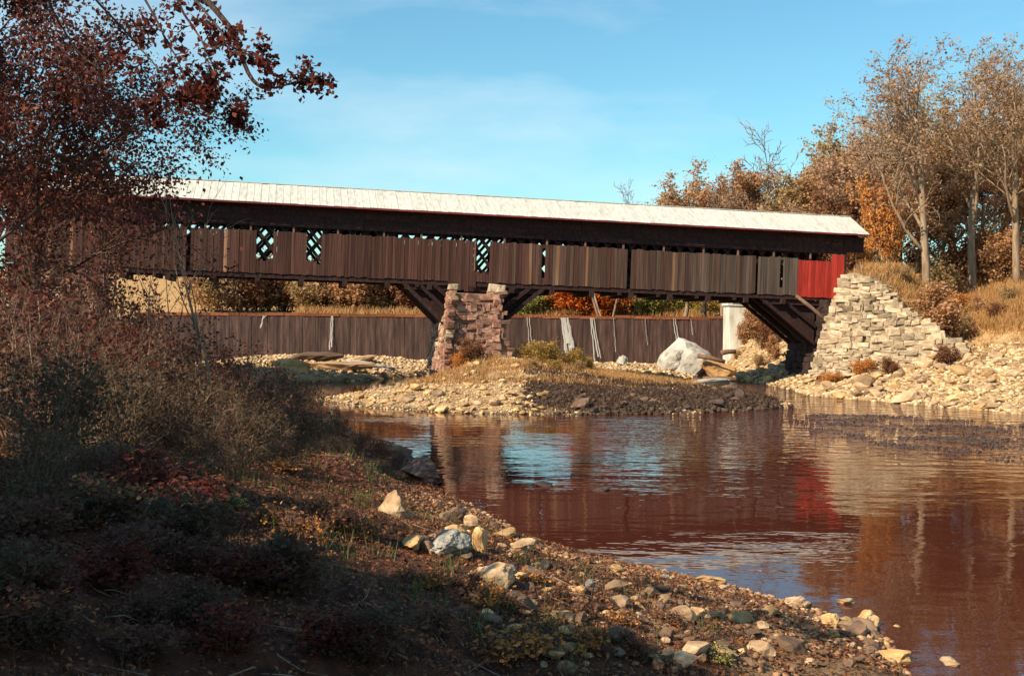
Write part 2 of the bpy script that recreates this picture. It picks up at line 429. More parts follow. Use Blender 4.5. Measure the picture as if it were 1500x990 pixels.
def height(X, Y):
    X = np.asarray(X, float); Y = np.asarray(Y, float)
    wob = 2.2 * fbm(X * .16, Y * .16, 4)
    dn = sdf(X, Y, NEAR) + wob
    hn = np.where(dn > 0, prof(dn, [0, 3, 7, 12, 20, 40, 90, 400], [0, .5, 1.7, 3.1, 4.4, 5.8, 9.0, 16]), dn * .28)
    hn = hn + np.clip((9 - Y) / 8, 0, 1) * np.clip(1 - np.abs(X) / 12, 0, 1) * 1.6 * (dn > 0)
    hump = 1.0 * np.exp(-(((X + 5.3) / 1.9) ** 2 + ((Y - 36.5) / 2.6) ** 2))
    hn = hn + np.where(dn > 0, hump, 0)
    db = sdf(X, Y, BAR) + wob * .35
    r2 = ((X - PIER_XY[0] - 1) / 8.5) ** 2 + ((Y - PIER_XY[1]) / 13.0) ** 2
    hb = np.where(db > 0, prof(db, [0, 2, 6, 15], [0, .45, .8, 1.0]) + 2.1 * np.exp(-r2) * np.clip(db / 6, 0, 1), db * .25)
    ds = sdf(X, Y, SHELF) + wob * .5
    hs = np.where(ds > 0, prof(ds, [0, .4, 4, 10], [0, .55, 1.0, 1.6]), ds * .4)
    dr = sdf(X, Y, RIGHT) + wob * .6
    hr = np.where(dr > 0, prof(dr, [0, 3, 7, 13, 20, 26, 34, 60, 120, 400], [0, .9, 2.4, 4.9, 8.4, 10.6, 11.4, 12.6, 20, 42]), dr * .28)
    hr = hr + np.where(dr > -1, 3.4 * np.exp(-((X - 30.0) / 4.2) ** 2 - ((Y - 141) / 9.0) ** 2) * np.clip((dr + 1) / 3, 0, 1), 0)
    ea = (X - WGA[0]) * WGE[0] + (Y - WGA[1]) * WGE[1]; ba = -(X - WGA[0]) * WGE[1] + (Y - WGA[1]) * WGE[0]
    wt = np.interp(ea / WGL, [0, .12, .22, .40, .52, .68, .85, 1.0, 1.15], [8.6, 8.7, 8.75, 8.4, 6.9, 5.2, 3.6, 2.3, 1.6]) + 1.4
    hw = np.where((ba > 1.7) & (ea > 2.6) & (ea < WGL * 1.15) & (ba < 14), wt - .15 + np.clip(ba - 1.7, 0, 8) * .22, -2)
    hr = np.maximum(hr, np.minimum(hw, 11.2))
    up = np.where(Y > 150.8, np.where(Y < 182, 5.4, prof(Y, [182, 188, 215, 260, 400, 900, 3000], [5.6, 6.9, 7.8, 11, 17, 40, 60])), -2)
    dsh = sdf(X, Y, SHOAL) + wob
    hsh = np.where(dsh > 0, np.minimum(-.25 + dsh * .12, -.035) + .24 * fbm(X * .5 + 3, Y * .8, 4), -1)
    hh = np.maximum.reduce([np.full(X.shape, -.9), hn, hb, hs, hr, up, hsh])
    dry = np.clip(hh / .6, 0, 1)
    hh = hh + dry * (.55 * fbm(X * .6, Y * .6, 4) + .22 * fbm(X * 2.1 + 5, Y * 2.1, 3))
    return hh
def h1(x, y): return float(height(np.array([x]), np.array([y]))[0])
def axis(lo, dlo, dhi, hi, step, g=1.16):
    a = list(np.arange(dlo, dhi, step)); s = step; x = a[0]; left = []
    while x > lo: s *= g; x -= s; left.append(x)
    s = step; x = a[-1]; right = []
    while x < hi: s *= g; x += s; right.append(x)
    return np.array(left[::-1] + a + right)
ax = axis(-2400, -42, 46, 2400, .42); ay = axis(-55, 6, 155, 3200, .42)
GX, GY = np.meshgrid(ax, ay)
GZ = height(GX, GY)
nx, ny = len(ax), len(ay)
V = np.stack([GX.ravel(), GY.ravel(), GZ.ravel()], 1)
ii = (np.arange(ny - 1)[:, None] * nx + np.arange(nx - 1)[None, :]).ravel()
Fq = np.stack([ii, ii + 1, ii + nx + 1, ii + nx], 1)
gm = mesh('ground', V, Fq, True, M['ground'])
# zones: r gravel, g dry grass, b dark wet
def zones(X, Y, Z):
    n = fbm(X * .35, Y * .35, 3) * 2
    dn = sdf(X, Y, NEAR)
    near = (dn > -2) & (Y < 100)
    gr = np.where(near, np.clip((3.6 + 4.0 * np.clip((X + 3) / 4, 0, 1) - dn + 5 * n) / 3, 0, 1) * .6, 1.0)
    right = sdf(X, Y, RIGHT)
    gs = np.clip((right - 11.5 + 3 * n) / 3, 0, 1) * (X > 15)
    gs = np.maximum(gs, np.clip((Z - 5.0 + 2 * n) / 1.5, 0, 1) * (X > 15) * (Y < 150) * (Y > 80))
    gs = np.maximum(gs, np.clip((Y - 182) / 4, 0, 1))
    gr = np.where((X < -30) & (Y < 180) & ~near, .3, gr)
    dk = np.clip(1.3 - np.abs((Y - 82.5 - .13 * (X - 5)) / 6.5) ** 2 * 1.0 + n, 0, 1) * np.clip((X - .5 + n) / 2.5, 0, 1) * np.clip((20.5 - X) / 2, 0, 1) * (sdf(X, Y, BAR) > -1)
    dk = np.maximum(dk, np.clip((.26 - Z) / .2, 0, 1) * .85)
    return gr, gs, dk
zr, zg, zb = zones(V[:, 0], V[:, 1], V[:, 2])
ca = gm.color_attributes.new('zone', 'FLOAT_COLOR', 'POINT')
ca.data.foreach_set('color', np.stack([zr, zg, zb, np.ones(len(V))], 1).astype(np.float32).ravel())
tag(link('ground', gm), 'river banks, gravel bar and wooded slopes', None, None, 'structure')

wv = [(-2400, -60, 0), (2400, -60, 0), (2400, 150.5, 0), (-2400, 150.5, 0)]
tag(link('river_water', mesh('river_water', wv, [(0, 1, 2, 3)], False, M['water'])), 'dark reddish river with riffles', None, None, 'structure')
wv = [(-60, 151, 6.5), (45, 151, 6.5), (45, 200, 6.5), (-60, 200, 6.5)]
tag(link('reservoir_water', mesh('reservoir_water', wv, [(0, 1, 2, 3)], False, M['pool'])), 'still water held behind the dam', None, None, 'structure')

# ------------------------------------------------------------------ covered bridge
rng = random.Random(11)
O = P(300, 395, 99.0)
Q = P(1160, 431, 109.5)
u = (Q - O).normalized()
v = Vector((-u.y, u.x, 0)).normalized()
w = u.cross(v)
BM = Matrix.Translation(O) @ Matrix((u, v, w)).transposed().to_4x4()
bridge = empty('covered_bridge')
bridge.matrix_world = BM
tag(bridge, 'long weathered covered bridge with white roof and red painted end boards', 'bridge')
S0, S1 = -16.0, 58.9
WB = 6.2          # distance between side walls
RZ, EZ, OV = 7.93, 5.9, 0.95
SE = 60.9         # roof end
# openings in the near siding: (s0,s1,z0,z1)
OPN = [(4.3, 5.75, 1.15, 9), (8.6, 9.75, 1.1, 9), (23.3, 24.45, .8, 9), (29.3, 29.75, .7, 3.2), (52.3, 52.75, .7, 3.2)]
def far_open(o):
    sm = (o[0] + o[1]) / 2
    wp = BM @ Vector((sm, 0, 2.5)); d = wp - CAM
    k = WB / d.dot(v)
    sh = d.dot(u) * k; dz = d.dot(w) * k
    return (o[0] + sh - .15, o[1] + sh + .15, o[2] + dz - .2, o[3])
FOP = [far_open(o) for o in OPN]
plank_cache = {}
def plank(name, s, y, wd, z0, z1, mt, tilt=0.0, th=.045):
    key = (round(wd, 2), round(z1 - z0, 1), mt)
    me = plank_cache.get(key)
    if me is None:
        b = MB(); b.box((0, 0, 0), (key[0] - .014, th, 1.0)); me = mesh(name, b.v, b.f, False, M[mt]); plank_cache[key] = me
    o = link(name, me, None, bridge, (s, y, (z0 + z1) / 2))
    o.scale = (1, 1, z1 - z0)
    o.rotation_euler = (0, tilt, 0)
    return o
s = S0
PLW = [.24, .28, .32, .36]
while s < S1 - .1:
    wd = rng.choice(PLW)
    c = s + wd / 2
    red = c > 54.05
    top = 3.56 + rng.uniform(-.07, .05)
    bot = -.10 + rng.uniform(-.06, .05)
    if c > 33: top -= .12 * min(1, (c - 33) / 10)
    if 20.8 < c < 25.6 and not (23.3 < c < 24.45): bot = -.95 + rng.uniform(-.12, .12)
    mt = 'plank_maroon' if c < 33 + rng.uniform(-9, 9) else ('plank_brown' if c < 46 + rng.uniform(-7, 7) else 'plank_grey')
    if rng.random() < .02: mt = 'plank_tan'
    if 30.5 < c < 34 and rng.random() < .35: mt = 'plank_tan'
    if red:
        mt = 'plank_red'; bot = -.22 + rng.uniform(-.04, .04); top = 3.25 + rng.uniform(-.03, .03)
        if c > 57.6: top = 3.9
    y = -.03 + rng.uniform(-.018, .018)
    op = next((o for o in OPN if o[0] < c < o[1]), None)
    if op:
        if op[2] > bot + .1: plank('siding_board', c, y, wd, bot, op[2] + rng.uniform(-.25, .1), mt)
        if op[3] < 8: plank('siding_board', c, y, wd, op[3], top, mt)
    elif rng.random() < .995:
        plank('siding_board', c, y, wd, bot, top, mt, rng.uniform(-.006, .006))
    # upper boarding under the eave
    s += wd
def joined(name, mt, fn, parent=bridge, kind=None):
    b = MB(); fn(b); o = b.build(name, M[mt], parent)
    if kind: o['kind'] = kind
    return o
# upper wall band under eave (wide boards lengthwise), near side
s = S0
while s < S1:
    ln = min(4.9, S1 - s)
    for k in range(4):
        z0 = 3.98 + k * .5
        joined('upper_board', 'timber', lambda b: b.box((s + ln / 2, .03 + rng.uniform(-.012, .012), z0 + .24), (ln - .02, .05, .485)))
    s += 4.9
# far wall: one boarded part per bay with the gaps left open
def far_wall(b):
    x = S0
    while x < S1:
        wd = .5; c = x + .25
        top = 3.4
        op = next((o for o in FOP if o[0] < c < o[1]), None)
        if op:
            b.box((c, WB + .03, (-.1 + op[2]) / 2), (wd, .05, op[2] + .1))
        else:
            b.box((c, WB + .03, 1.65), (wd - .01, .05, 3.5))
        # upper boards, left off in two stretches
        sky_gap = (-4 < c < 1.7) or (17 < c < 27.5) or (28.5 < c < 33 and rng.random() < .4)
        if not sky_gap and not op:
            b.box((c, WB + .045, 4.6), (wd - .01, .04, 2.6))
        else:
            b.box((c, WB + .045, 5.25), (wd - .01, .04, 1.1))
        x += wd
joined('far_siding', 'timber', far_wall)
# lattice trusses
def lattice(y):
    def fn(b):
        z0, z1 = .1, 5.7
        for dr in (1, -1):
            x = S0
            while x < S1 - 1:
                a = (x if dr > 0 else x + 4.6, y + dr * .05, z0); e = (x + 4.6 if dr > 0 else x, y + dr * .05, z1)
                if x + 4.6 < S1: b.beam(a, e, .08, .27, (0, 1, 0)) if False else b.beam(a, e, .07, .27)
                x += 1.16
    return fn
joined('lattice_truss', 'timber', lattice(.42))
joined('lattice_truss', 'timber', lattice(WB - .42))
def chords(b):
    for y in (.42, WB - .42):
        for z in (.15, .75, 4.35, 5.6):
            b.box(((S0 + S1) / 2, y - .16, z), (S1 - S0 - .1, .10, .30)); b.box(((S0 + S1) / 2, y + .16, z), (S1 - S0 - .1, .10, .30))
joined('truss_chord', 'timber', chords)
joined('deck', 'timber', lambda b: b.box(((S0 + S1) / 2, WB / 2, -.22), (S1 - S0 - .04, WB - .16, .16)))
joined('sill_beam', 'timber', lambda b: b.box(((S0 + S1) / 2, .16, -.32), (S1 - S0 - .02, .26, .34)))
joined('sill_beam', 'timber', lambda b: b.box(((S0 + S1) / 2, WB - .16, -.32), (S1 - S0 - .02, .26, .34)))
# posts showing in the slot
for sx in np.arange(S0 + 1.3, S1, 3.7):
    joined('slot_post', 'timber_pale', lambda b: b.box((sx + rng.uniform(-.3, .3), .10, 3.72), (.17, .07, .62)))
# floor beams with projecting ends
for sx in np.arange(-14.2, 56, 3.72):
    joined('floor_beam', 'timber', lambda b: b.box((sx, WB / 2, -.72), (.42, WB + .3, .46)))
    if rng.random() < .5:
        joined('floor_beam', 'timber', lambda b: b.box((sx - 1.1, WB / 2, -.62), (.3, WB + .1, .26)))
# roof
for sx in np.arange(S0, SE - .1, .62):
    ln = min(.62, SE - sx)
    def panel(b):
        n = Vector((0, -(RZ - EZ), (WB / 2 + OV))).normalized()
        for (ya, za, yb, zb) in ((-OV, EZ, WB / 2, RZ),):
            b.beam((sx + ln / 2, ya, za), (sx + ln / 2, yb, zb + .0), .03, ln + .004, (1, 0, 0))
            b.beam((sx + .02, ya, za + .035), (sx + .02, yb, zb + .035), .012, .03, (1, 0, 0))
    o = joined('roof_sheet', 'roof', panel)
    o.location.z = rng.uniform(-.018, .018); o.location.y = rng.uniform(-.03, .03)
def farroof(b):
    b.beam(((S0 + SE) / 2, WB / 2 + .03, RZ - .01), ((S0 + SE) / 2, WB + OV, EZ), .03, SE - S0, (1, 0, 0))
joined('far_roof_slope', 'roof', farroof)
joined('ridge_cap', 'roof', lambda b: b.box(((S0 + SE) / 2, WB / 2, RZ + .03), (SE - S0 - .02, .30, .05)))
joined('roof_boarding', 'timber', lambda b: (b.beam(((S0 + SE) / 2, -OV + .06, EZ - .05), ((S0 + SE) / 2, WB / 2, RZ - .08), .05, SE - S0 - .06, (1, 0, 0)),
                                            b.beam(((S0 + SE) / 2, WB / 2, RZ - .08), ((S0 + SE) / 2, WB + OV - .06, EZ - .05), .05, SE - S0 - .06, (1, 0, 0))))
x = S0
while x < SE - .2:
    ln = min(5.0, SE - x)
    joined('fascia_board', 'fascia', lambda b: b.box((x + ln / 2, -OV - .02, EZ - .085 + rng.uniform(-.008, .008)), (ln - .015, .04, .13)))
    x += 5.0
for sx in np.arange(S0 + .5, SE, 1.22):
    joined('rafter', 'timber', lambda b: b.beam((sx, -OV + .08, EZ - .15), (sx, WB / 2, RZ - .19), .14, .10, (1, 0, 0)))
# gable end at the right with overhanging boards
def gable(b):
    b.poly_prism([(0, 0)] * 0 or [(-.1, EZ - .4), (WB + .1, EZ - .4), (WB / 2, RZ - .25)], 0, .06)
gb = MB(); gable(gb)
go = gb.build('gable_boards', M['timber'], bridge)
go.rotation_euler = (0, 0, math.pi / 2); go.location = (SE - .5, 0, 0)
for yy in (.1, WB - .1):
    joined('portal_post', 'timber', lambda b: b.box((S1 + .05, yy, 2.9), (.28, .28, 6.0)))
# overhanging shelter side under the roof end
for k in range(5):
    joined('upper_board', 'timber', lambda b: b.box((S1 + .2 + .38 * k, .03, 4.95), (.36, .05, 1.5 - .02 * k)))
joined('window_jamb', 'timber_pale', lambda b: b.box((23.25, -.075, 2.2), (.10, .04, 2.6)))
# struts at the pier and the abutment
for y in (.35, 2.0, 4.2, 5.85):
    for (a, bz) in (((17.0, -.4), (21.1, -4.2)), ((18.3, -.4), (21.1, -2.9)), ((19.6, -.4), (21.1, -1.6))):
        joined('strut', 'timber', lambda b: b.beam((a[0], y, a[1]), (bz[0], y, bz[1]), .34, .62, (0, 1, 0)))
    for (a, bz) in (((29.7, -.4), (25.5, -4.0)), ((28.4, -.4), (25.5, -2.8)), ((27.1, -.4), (25.5, -1.6))):
        joined('strut', 'timber', lambda b: b.beam((a[0], y, a[1]), (bz[0], y, bz[1]), .34, .62, (0, 1, 0)))
    for (a, bz) in (((50.6, -.4), (56.3, -4.6)), ((52.6, -.4), (56.3, -3.0))):
        joined('strut', 'timber', lambda b: b.beam((a[0], y, a[1]), (bz[0], y, bz[1]), .30, .45, (0, 1, 0)))
for yy in (.4, WB - .4):
    joined('bolster_beam', 'timber', lambda b: b.box((23.4, yy, -.75), (12.6, .4, .42)))
    joined('bolster_beam', 'timber', lambda b: b.box((54, yy, -.78), (6.2, .36, .40)))
# fill sheets added behind the struts so the shaded gaps read solid dark
for yy in (.62, WB - .62):
    joined('shade_fill_panel', 'timber', lambda b: b.poly_prism([(17.3, -.5), (21.3, -.5), (21.3, -4.1)], yy - .03, yy + .03))
    joined('shade_fill_panel', 'timber', lambda b: b.poly_prism([(25.3, -.5), (29.3, -.5), (25.3, -3.9)], yy - .03, yy + .03))
for yy in (.62, WB - .62):
    joined('shade_fill_panel', 'timber', lambda b: b.poly_prism([(51.0, -.5), (56.3, -.5), (56.3, -4.4)], yy - .03, yy + .03))

# ------------------------------------------------------------------ stone laying
def rock_mesh(seed, sub=2, cuts=7, squash=(1, 1, 1), rough=.07, box=False):
    r = np.random.RandomState(seed)
    import bmesh
    bm = bmesh.new()
    if box:
        bmesh.ops.create_cube(bm, size=1.0)
        vs = np.array([vv.co[:] for vv in bm.verts]) * 1.0
        vs += r.uniform(-.12, .12, vs.shape)
        for vv, c in zip(bm.verts, vs): vv.co = c
        bmesh.ops.bevel(bm, geom=list(bm.edges), offset=.10, segments=2, affect='EDGES', profile=.6)
    else:
        bmesh.ops.create_icosphere(bm, subdivisions=sub, radius=.5)
        vs = np.array([vv.co[:] for vv in bm.verts])
        for k in range(cuts):
            n = r.normal(size=3); n /= np.linalg.norm(n); off = r.uniform(.24, .42)
            dd = vs @ n - off
            vs -= np.outer(np.maximum(dd, 0), n)
        from mathutils import noise as mn
        of = Vector((seed * 1.7, seed * .31, seed * .77))
        vs *= np.array([[1 + rough * 2.2 * mn.fractal(Vector(p) * 3.2 + of, 1.0, 2.0, 4)] for p in vs])
        vs *= np.array(squash)
        for vv, c in zip(bm.verts, vs): vv.co = c
    me = bpy.data.meshes.new('stone')
    bm.to_mesh(me); bm.free()
    return me
def variants(mt, n, box, sub=2):
    out = []
    for i in range(n):
        me = rock_mesh(100 + i * 7 + (500 if box else 0), sub, 9, (1, 1, 1), .085, box); me.materials.append(M[mt]); out.append(me)
    return out
ST_PIER = variants('stone_pier', 12, True); ST_PALE = variants('stone_pale', 12, True); ST_SHADE = variants('stone_shade', 6, True)
def lay(parent, A, B, up_fn, top_fn, nrm, meshes, course=(.3, .55), length=(.5, 1.3), depth=.6, batter=.08, left_in=0.0, right_in=0.0, rnd=None, skip=.01, name='stone'):
    """courses of stones from base line A->B; top_fn(a metres)->height above base"""
    A, B = Vector(A), Vector(B)
    e = (B - A); Ln = e.length; e.normalize()
    upz = Vector((0, 0, 1))
    n = Vector(nrm); n = (n - e * n.dot(e)); n.z = 0; n.normalize()
    R = Matrix((e, -n, upz)).transposed().to_4x4()
    z = 0
    mxh = max(top_fn(a) for a in np.linspace(0, Ln, 30))
    while z < mxh:
        ch = rnd.uniform(*course)
        a = left_in * z + rnd.uniform(-.15, .1)
        while a < Ln - right_in * z:
            ln = rnd.uniform(*length)
            if rnd.random() < .3: ln *= .5
            am = a + ln / 2
            if z + ch * .6 < top_fn(min(max(am, 0), Ln)) and rnd.random() > skip:
                dp = depth * rnd.uniform(.85, 1.15)
                hh = ch * rnd.uniform(.75, 1.18)
                p = A + e * am + upz * (z + ch / 2) + n * (rnd.uniform(-.10, .12) - batter * z - depth / 2) + upz * rnd.uniform(-.05, .05)
                o = link(name, rnd.choice(meshes), None, parent)
                o.matrix_local = Matrix.Translation(p) @ R @ Matrix.Rotation(rnd.uniform(-.12, .12), 4, 'Y') @ Matrix.Rotation(rnd.uniform(-.15, .15), 4, 'Z') @ Matrix.Diagonal((ln * 1.10, dp, hh * 1.14, 1))
            a += ln
        z += ch
def bw(s_, y_, z_): return BM @ Vector((s_, y_, z_))
# pier
pier = tag(empty('stone_pier'), 'rough reddish stone pier under the middle of the covered bridge', 'pier')
rn = random.Random(5)
zt = -.95
fl = bw(20.9, -1.7, 0); fr = bw(25.2, -1.7, 0); bl = bw(20.9, WB + .8, 0); br = bw(25.2, WB + .8, 0)
zb0 = 1.6
ztop = bw(23.4, 0, zt).z
def atz(p, z): return Vector((p.x, p.y, z))
Hp = ztop - zb0
uh = Vector((u.x, u.y, 0)).normalized(); vh = v
fl_b = fl - uh * .9 - vh * .9; fr_b = fr + uh * .15 - vh * .9; bl_b = bl - uh * .9 + vh * .9; br_b = br + uh * .15 + vh * .9
# core
b = MB()
ins = .22
for (p, q) in ((fl_b, fl), (fr_b, fr), (br_b, br), (bl_b, bl)):
    pass
def inset(p, k, l): return p + uh * k + vh * l
base = [inset(fl_b, ins, ins), inset(fr_b, -ins, ins), inset(br_b, -ins, -ins), inset(bl_b, ins, -ins)]
topc = [inset(fl, ins, ins), inset(fr, -ins, ins), inset(br, -ins, -ins), inset(bl, ins, -ins)]
b.v = [tuple(atz(p, zb0 - 1)) for p in base] + [tuple(atz(p, ztop - .2)) for p in topc]
b.f = [(0, 1, 5, 4), (1, 2, 6, 5), (2, 3, 7, 6), (3, 0, 4, 7), (4, 5, 6, 7)]
b.build('core', M['stone_core'], pier)
def pier_top(a, L=5.0):
    return Hp * 1.0 - .35 * math.sin(a * 1.3) ** 2 - (0.7 if 1.0 < a < 2.9 else 0)
lay(pier, atz(fl_b, zb0), atz(fr_b, zb0), None, pier_top, -vh, ST_PIER, (.22, .55), (.4, 1.35), .7, .9 / Hp, .9 / Hp, .15 / Hp, rn)
lay(pier, atz(bl_b, zb0), atz(fl_b, zb0), None, lambda a: Hp - .1, -uh, ST_PIER + ST_PIER + ST_PALE, (.24, .5), (.4, 1.1), .7, .9 / Hp, .9 / Hp, .9 / Hp, rn)
lay(pier, atz(fr_b, zb0), atz(br_b, zb0), None, lambda a: Hp - .1, uh, ST_PIER, (.45, .8), (1.0, 2.0), .7, .15 / Hp, .9 / Hp, .9 / Hp, rn)
# cap slabs left and right of the hanging boards
for (sx, wd, hh) in ((21.25, .9, .55), (24.9, 1.0, .75), (25.5, .8, .6)):
    o = link('cap_stone', rn.choice(ST_PALE), None, pier)
    o.matrix_local = Matrix.Translation(bw(sx, -1.15, zt + .30)) @ BM.to_3x3().to_4x4() @ Matrix.Diagonal((wd, 1.1, hh, 1))

# right abutment
abut = tag(empty('stone_abutment'), 'pale dry stone abutment and wing wall carrying the red bridge end', 'abutment')
A0 = P(1184, 549, 102.0); B0 = P(1412, 532, 95.5)
nA = Vector((-.46, -.89, 0))
La = (B0 - A0).length
A0 = Vector((A0.x, A0.y, 1.4)); B0 = Vector((B0.x, B0.y, 2.2))
def wing_top(a):
    # heights measured from the photograph's outline
    f = a / La
    return float(np.interp(f, [0, .12, .22, .40, .52, .68, .85, 1.0], [8.6, 8.7, 8.75, 8.4, 6.9, 5.2, 3.6, 2.3]))
lay(abut, A0, B0, None, wing_top, nA, ST_PALE, (.18, .52), (.28, 1.2), .8, .10, .30, 0.0, rn, .015)
b = MB()
eA = (B0 - A0).normalized(); nn = Vector((eA.y, -eA.x, 0)).normalized()
pts = [0, .22, .4, .52, .68, .85, 1.0]
front = []
for f in pts:
    a = f * La; zt_ = wing_top(a) - .35
    base_p = A0 + eA * a - nn * .30
    xs = .32 * zt_ if f == 0 else 0
    front.append((base_p - Vector((0, 0, 2.5)), base_p + Vector((0, 0, zt_)) - nn * .10 * zt_ + eA * xs))
n0 = 0
for lo, hi in front: b.v += [tuple(lo), tuple(hi)]
for i in range(len(front) - 1): b.f.append((2 * i, 2 * i + 2, 2 * i + 3, 2 * i + 1))
k = len(b.v)
for lo, hi in front: b.v += [tuple(lo - nn * 2.2), tuple(hi - nn * 2.2)]
for i in range(len(front) - 1):
    b.f.append((k + 2 * i, k + 2 * i + 1, k + 2 * i + 3, k + 2 * i + 2)); b.f.append((2 * i + 1, 2 * i + 3, k + 2 * i + 3, k + 2 * i + 1))
b.f.append((0, 1, k + 1, k)); 
b.build('core', M['stone_core'], abut)
# river face under the bridge, its shade put into the stone colour
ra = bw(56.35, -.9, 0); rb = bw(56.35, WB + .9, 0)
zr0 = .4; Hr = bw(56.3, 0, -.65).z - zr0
lay(abut, Vector((rb.x, rb.y, zr0)), Vector((ra.x, ra.y, zr0)), None, lambda a: Hr, -uh, ST_SHADE, (.5, .8), (.8, 1.8), .7, .03, 0, 0, rn)
b = MB()
c0, c1, c2, c3 = bw(56.9, -.4, 0), bw(63, -.4, 0), bw(63, WB + .6, 0), bw(56.9, WB + .6, 0)
b.v = [tuple(atz(p, -1)) for p in (c0, c1, c2, c3)] + [tuple(atz(p, zr0 + Hr - .06)) for p in (c0, c1, c2, c3)]
b.f = [(0, 1, 5, 4), (1, 2, 6, 5), (2, 3, 7, 6), (3, 0, 4, 7), (4, 5, 6, 7)]
b.build('core', M['stone_core'], abut)
# coping lumps on the wing wall
for k in range(9):
    a = La * (.05 + .05 * k) + .36 * 8 * (1 - k / 9) 
    p = A0 + eA * min(a, La) - nn * 1.2
    zt_ = A0.z + wing_top(min(a, La))
    o = link('coping_stone', rn.choice(ST_PALE), None, abut)
    o.matrix_local = Matrix.Translation((p.x, p.y, zt_ + .1)) @ Matrix.Rotation(rn.uniform(-.5, .5), 4, 'Z') @ Matrix.Rotation(rn.uniform(-.2, .2), 4, 'X') @ Matrix.Diagonal((rn.uniform(.5, 1), .7, rn.uniform(.3, .55), 1))
# leaning log at the abutment
b = MB(); b.tube([P(1166, 433, 106.5), P(1188, 450, 106), P(1213, 472, 105.3)], [.16, .17, .18], 8)
tag(b.build('leaning_log', M['timber_pale'], None, True), 'greyed log brace slanting against the pale abutment below the red boards', 'log')
# guard post on the wall
b = MB(); pp = P(1257, 412, 104.0); b.box((pp.x, pp.y, pp.z + .55), (.2, .2, 2.0)); b.box((pp.x, pp.y, pp.z + 1.57), (.26, .26, .06))
tag(b.build('guard_post', M['timber_pale']), 'short pale wooden post on top of the stone abutment', 'post')

# ------------------------------------------------------------------ left abutment (mostly behind foliage)
labut = tag(empty('stone_abutment'), 'stone abutment hidden in brush at the left end of the bridge', 'abutment')
pA = bw(-15.5, -1.0, 0); pB = bw(-8.5, -1.0, 0)
zl = 2.5
lay(labut, Vector((pA.x, pA.y, zl)), Vector((pB.x, pB.y, zl)), None, lambda a: bw(-12, 0, -.7).z - zl, -vh, ST_PIER, (.5, .8), (.9, 1.8), .7, .04, 0, .05, rn)
pC = bw(-8.5, WB + .8, 0)
lay(labut, Vector((pB.x, pB.y, zl)), Vector((pC.x, pC.y, zl)), None, lambda a: bw(-12, 0, -.7).z - zl, uh, ST_PIER, (.5, .8), (.9, 1.8), .7, .04, 0, 0, rn)
b = MB(); cc = bw(-12.2, WB / 2, -4.2)
b.box((cc.x, cc.y, cc.z - 1), (5.6, WB + .4, 8.4), BM.to_3x3()); b.build('core', M['stone_core'], labut)

# ------------------------------------------------------------------ dam
DY = 150.0
dl, dr_ = P(200, 460, DY), P(1064, 468, DY)
dz = CAMZ + .42
dam = tag(empty('dam', ((dl.x + dr_.x) / 2, DY, 0)), 'long dark timber dam across the river behind the bridge', 'dam')
LX = dr_.x - dl.x
b = MB()
nseg = 185
for i in range(nseg):
    x = -LX / 2 + LX * (i + .5) / nseg
    off = rng.uniform(-.035, .035)
    b.box((x, .55 + off, 3.1), (LX / nseg - .004, 1.0, 6.9 + rng.uniform(-.2, .2)))
b.build('face', M['dam'], dam)
nb = 32
for i in range(nb):
    x = -LX / 2 + LX * (i + .5) / nb
    bb = MB(); bb.box((x, .42 + rng.uniform(-.04, .04), dz + rng.uniform(-.10, .10)), (LX / nb - .03, .9, .36)); bb.build('crest_board', M['dam_board'], dam)
def streak(px0, px1, w0, w1, ybot, seed):
    r = random.Random(seed)
    x0 = XatY(px0, DY) - dam.location.x; x1 = XatY(px1, DY) - dam.location.x
    zb = P(px1, ybot, DY).z
    vs, fs = [], []
    n = 10
    for i in range(n + 1):
        f = i / n
        x = x0 + (x1 - x0) * f + r.uniform(-.05, .05); ww = (w0 + (w1 - w0) * f) * r.uniform(.8, 1.2) / 2
        z = dz - .12 + (zb - dz + .1) * f
        y = -.08 - .35 * f * f
        vs += [(x - ww, y, z), (x, y - .06, z), (x + ww, y, z)]
        if i: 
            k = 3 * (i - 1); fs += [(k, k + 1, k + 4, k + 3), (k + 1, k + 2, k + 5, k + 4)]
    vs2 = [(a, b_ + .05, c) for a, b_, c in vs]; k0 = len(vs)
    fs += [tuple(k0 + q for q in reversed(ff)) for ff in list(fs)]
    link('water_streak', mesh('water_streak', vs + vs2, fs, True, M['foam']), None, dam)
fx = np.random.RandomState(3).uniform(-LX / 2, LX / 2, 2600); fr_ = np.random.RandomState(4)
fh = fr_.uniform(.05, .38, 2600) ** 1.3; fw = .06; fy = fr_.uniform(-.05, .3, 2600); fz = dz + .1 - fr_.uniform(0, .35, 2600)
vv_ = np.stack([np.stack([fx - fw, fy, fz], 1), np.stack([fx + fw, fy, fz], 1), np.stack([fx + fr_.normal(0, .06, 2600), fy - .05, fz + fh], 1)], 1).reshape(-1, 3)
tag(link('crest_moss', mesh('crest_moss', vv_, np.arange(7800).reshape(-1, 3), False, M['leaf_rust']), None, dam), None, None, None, 'stuff')
k_ = 0
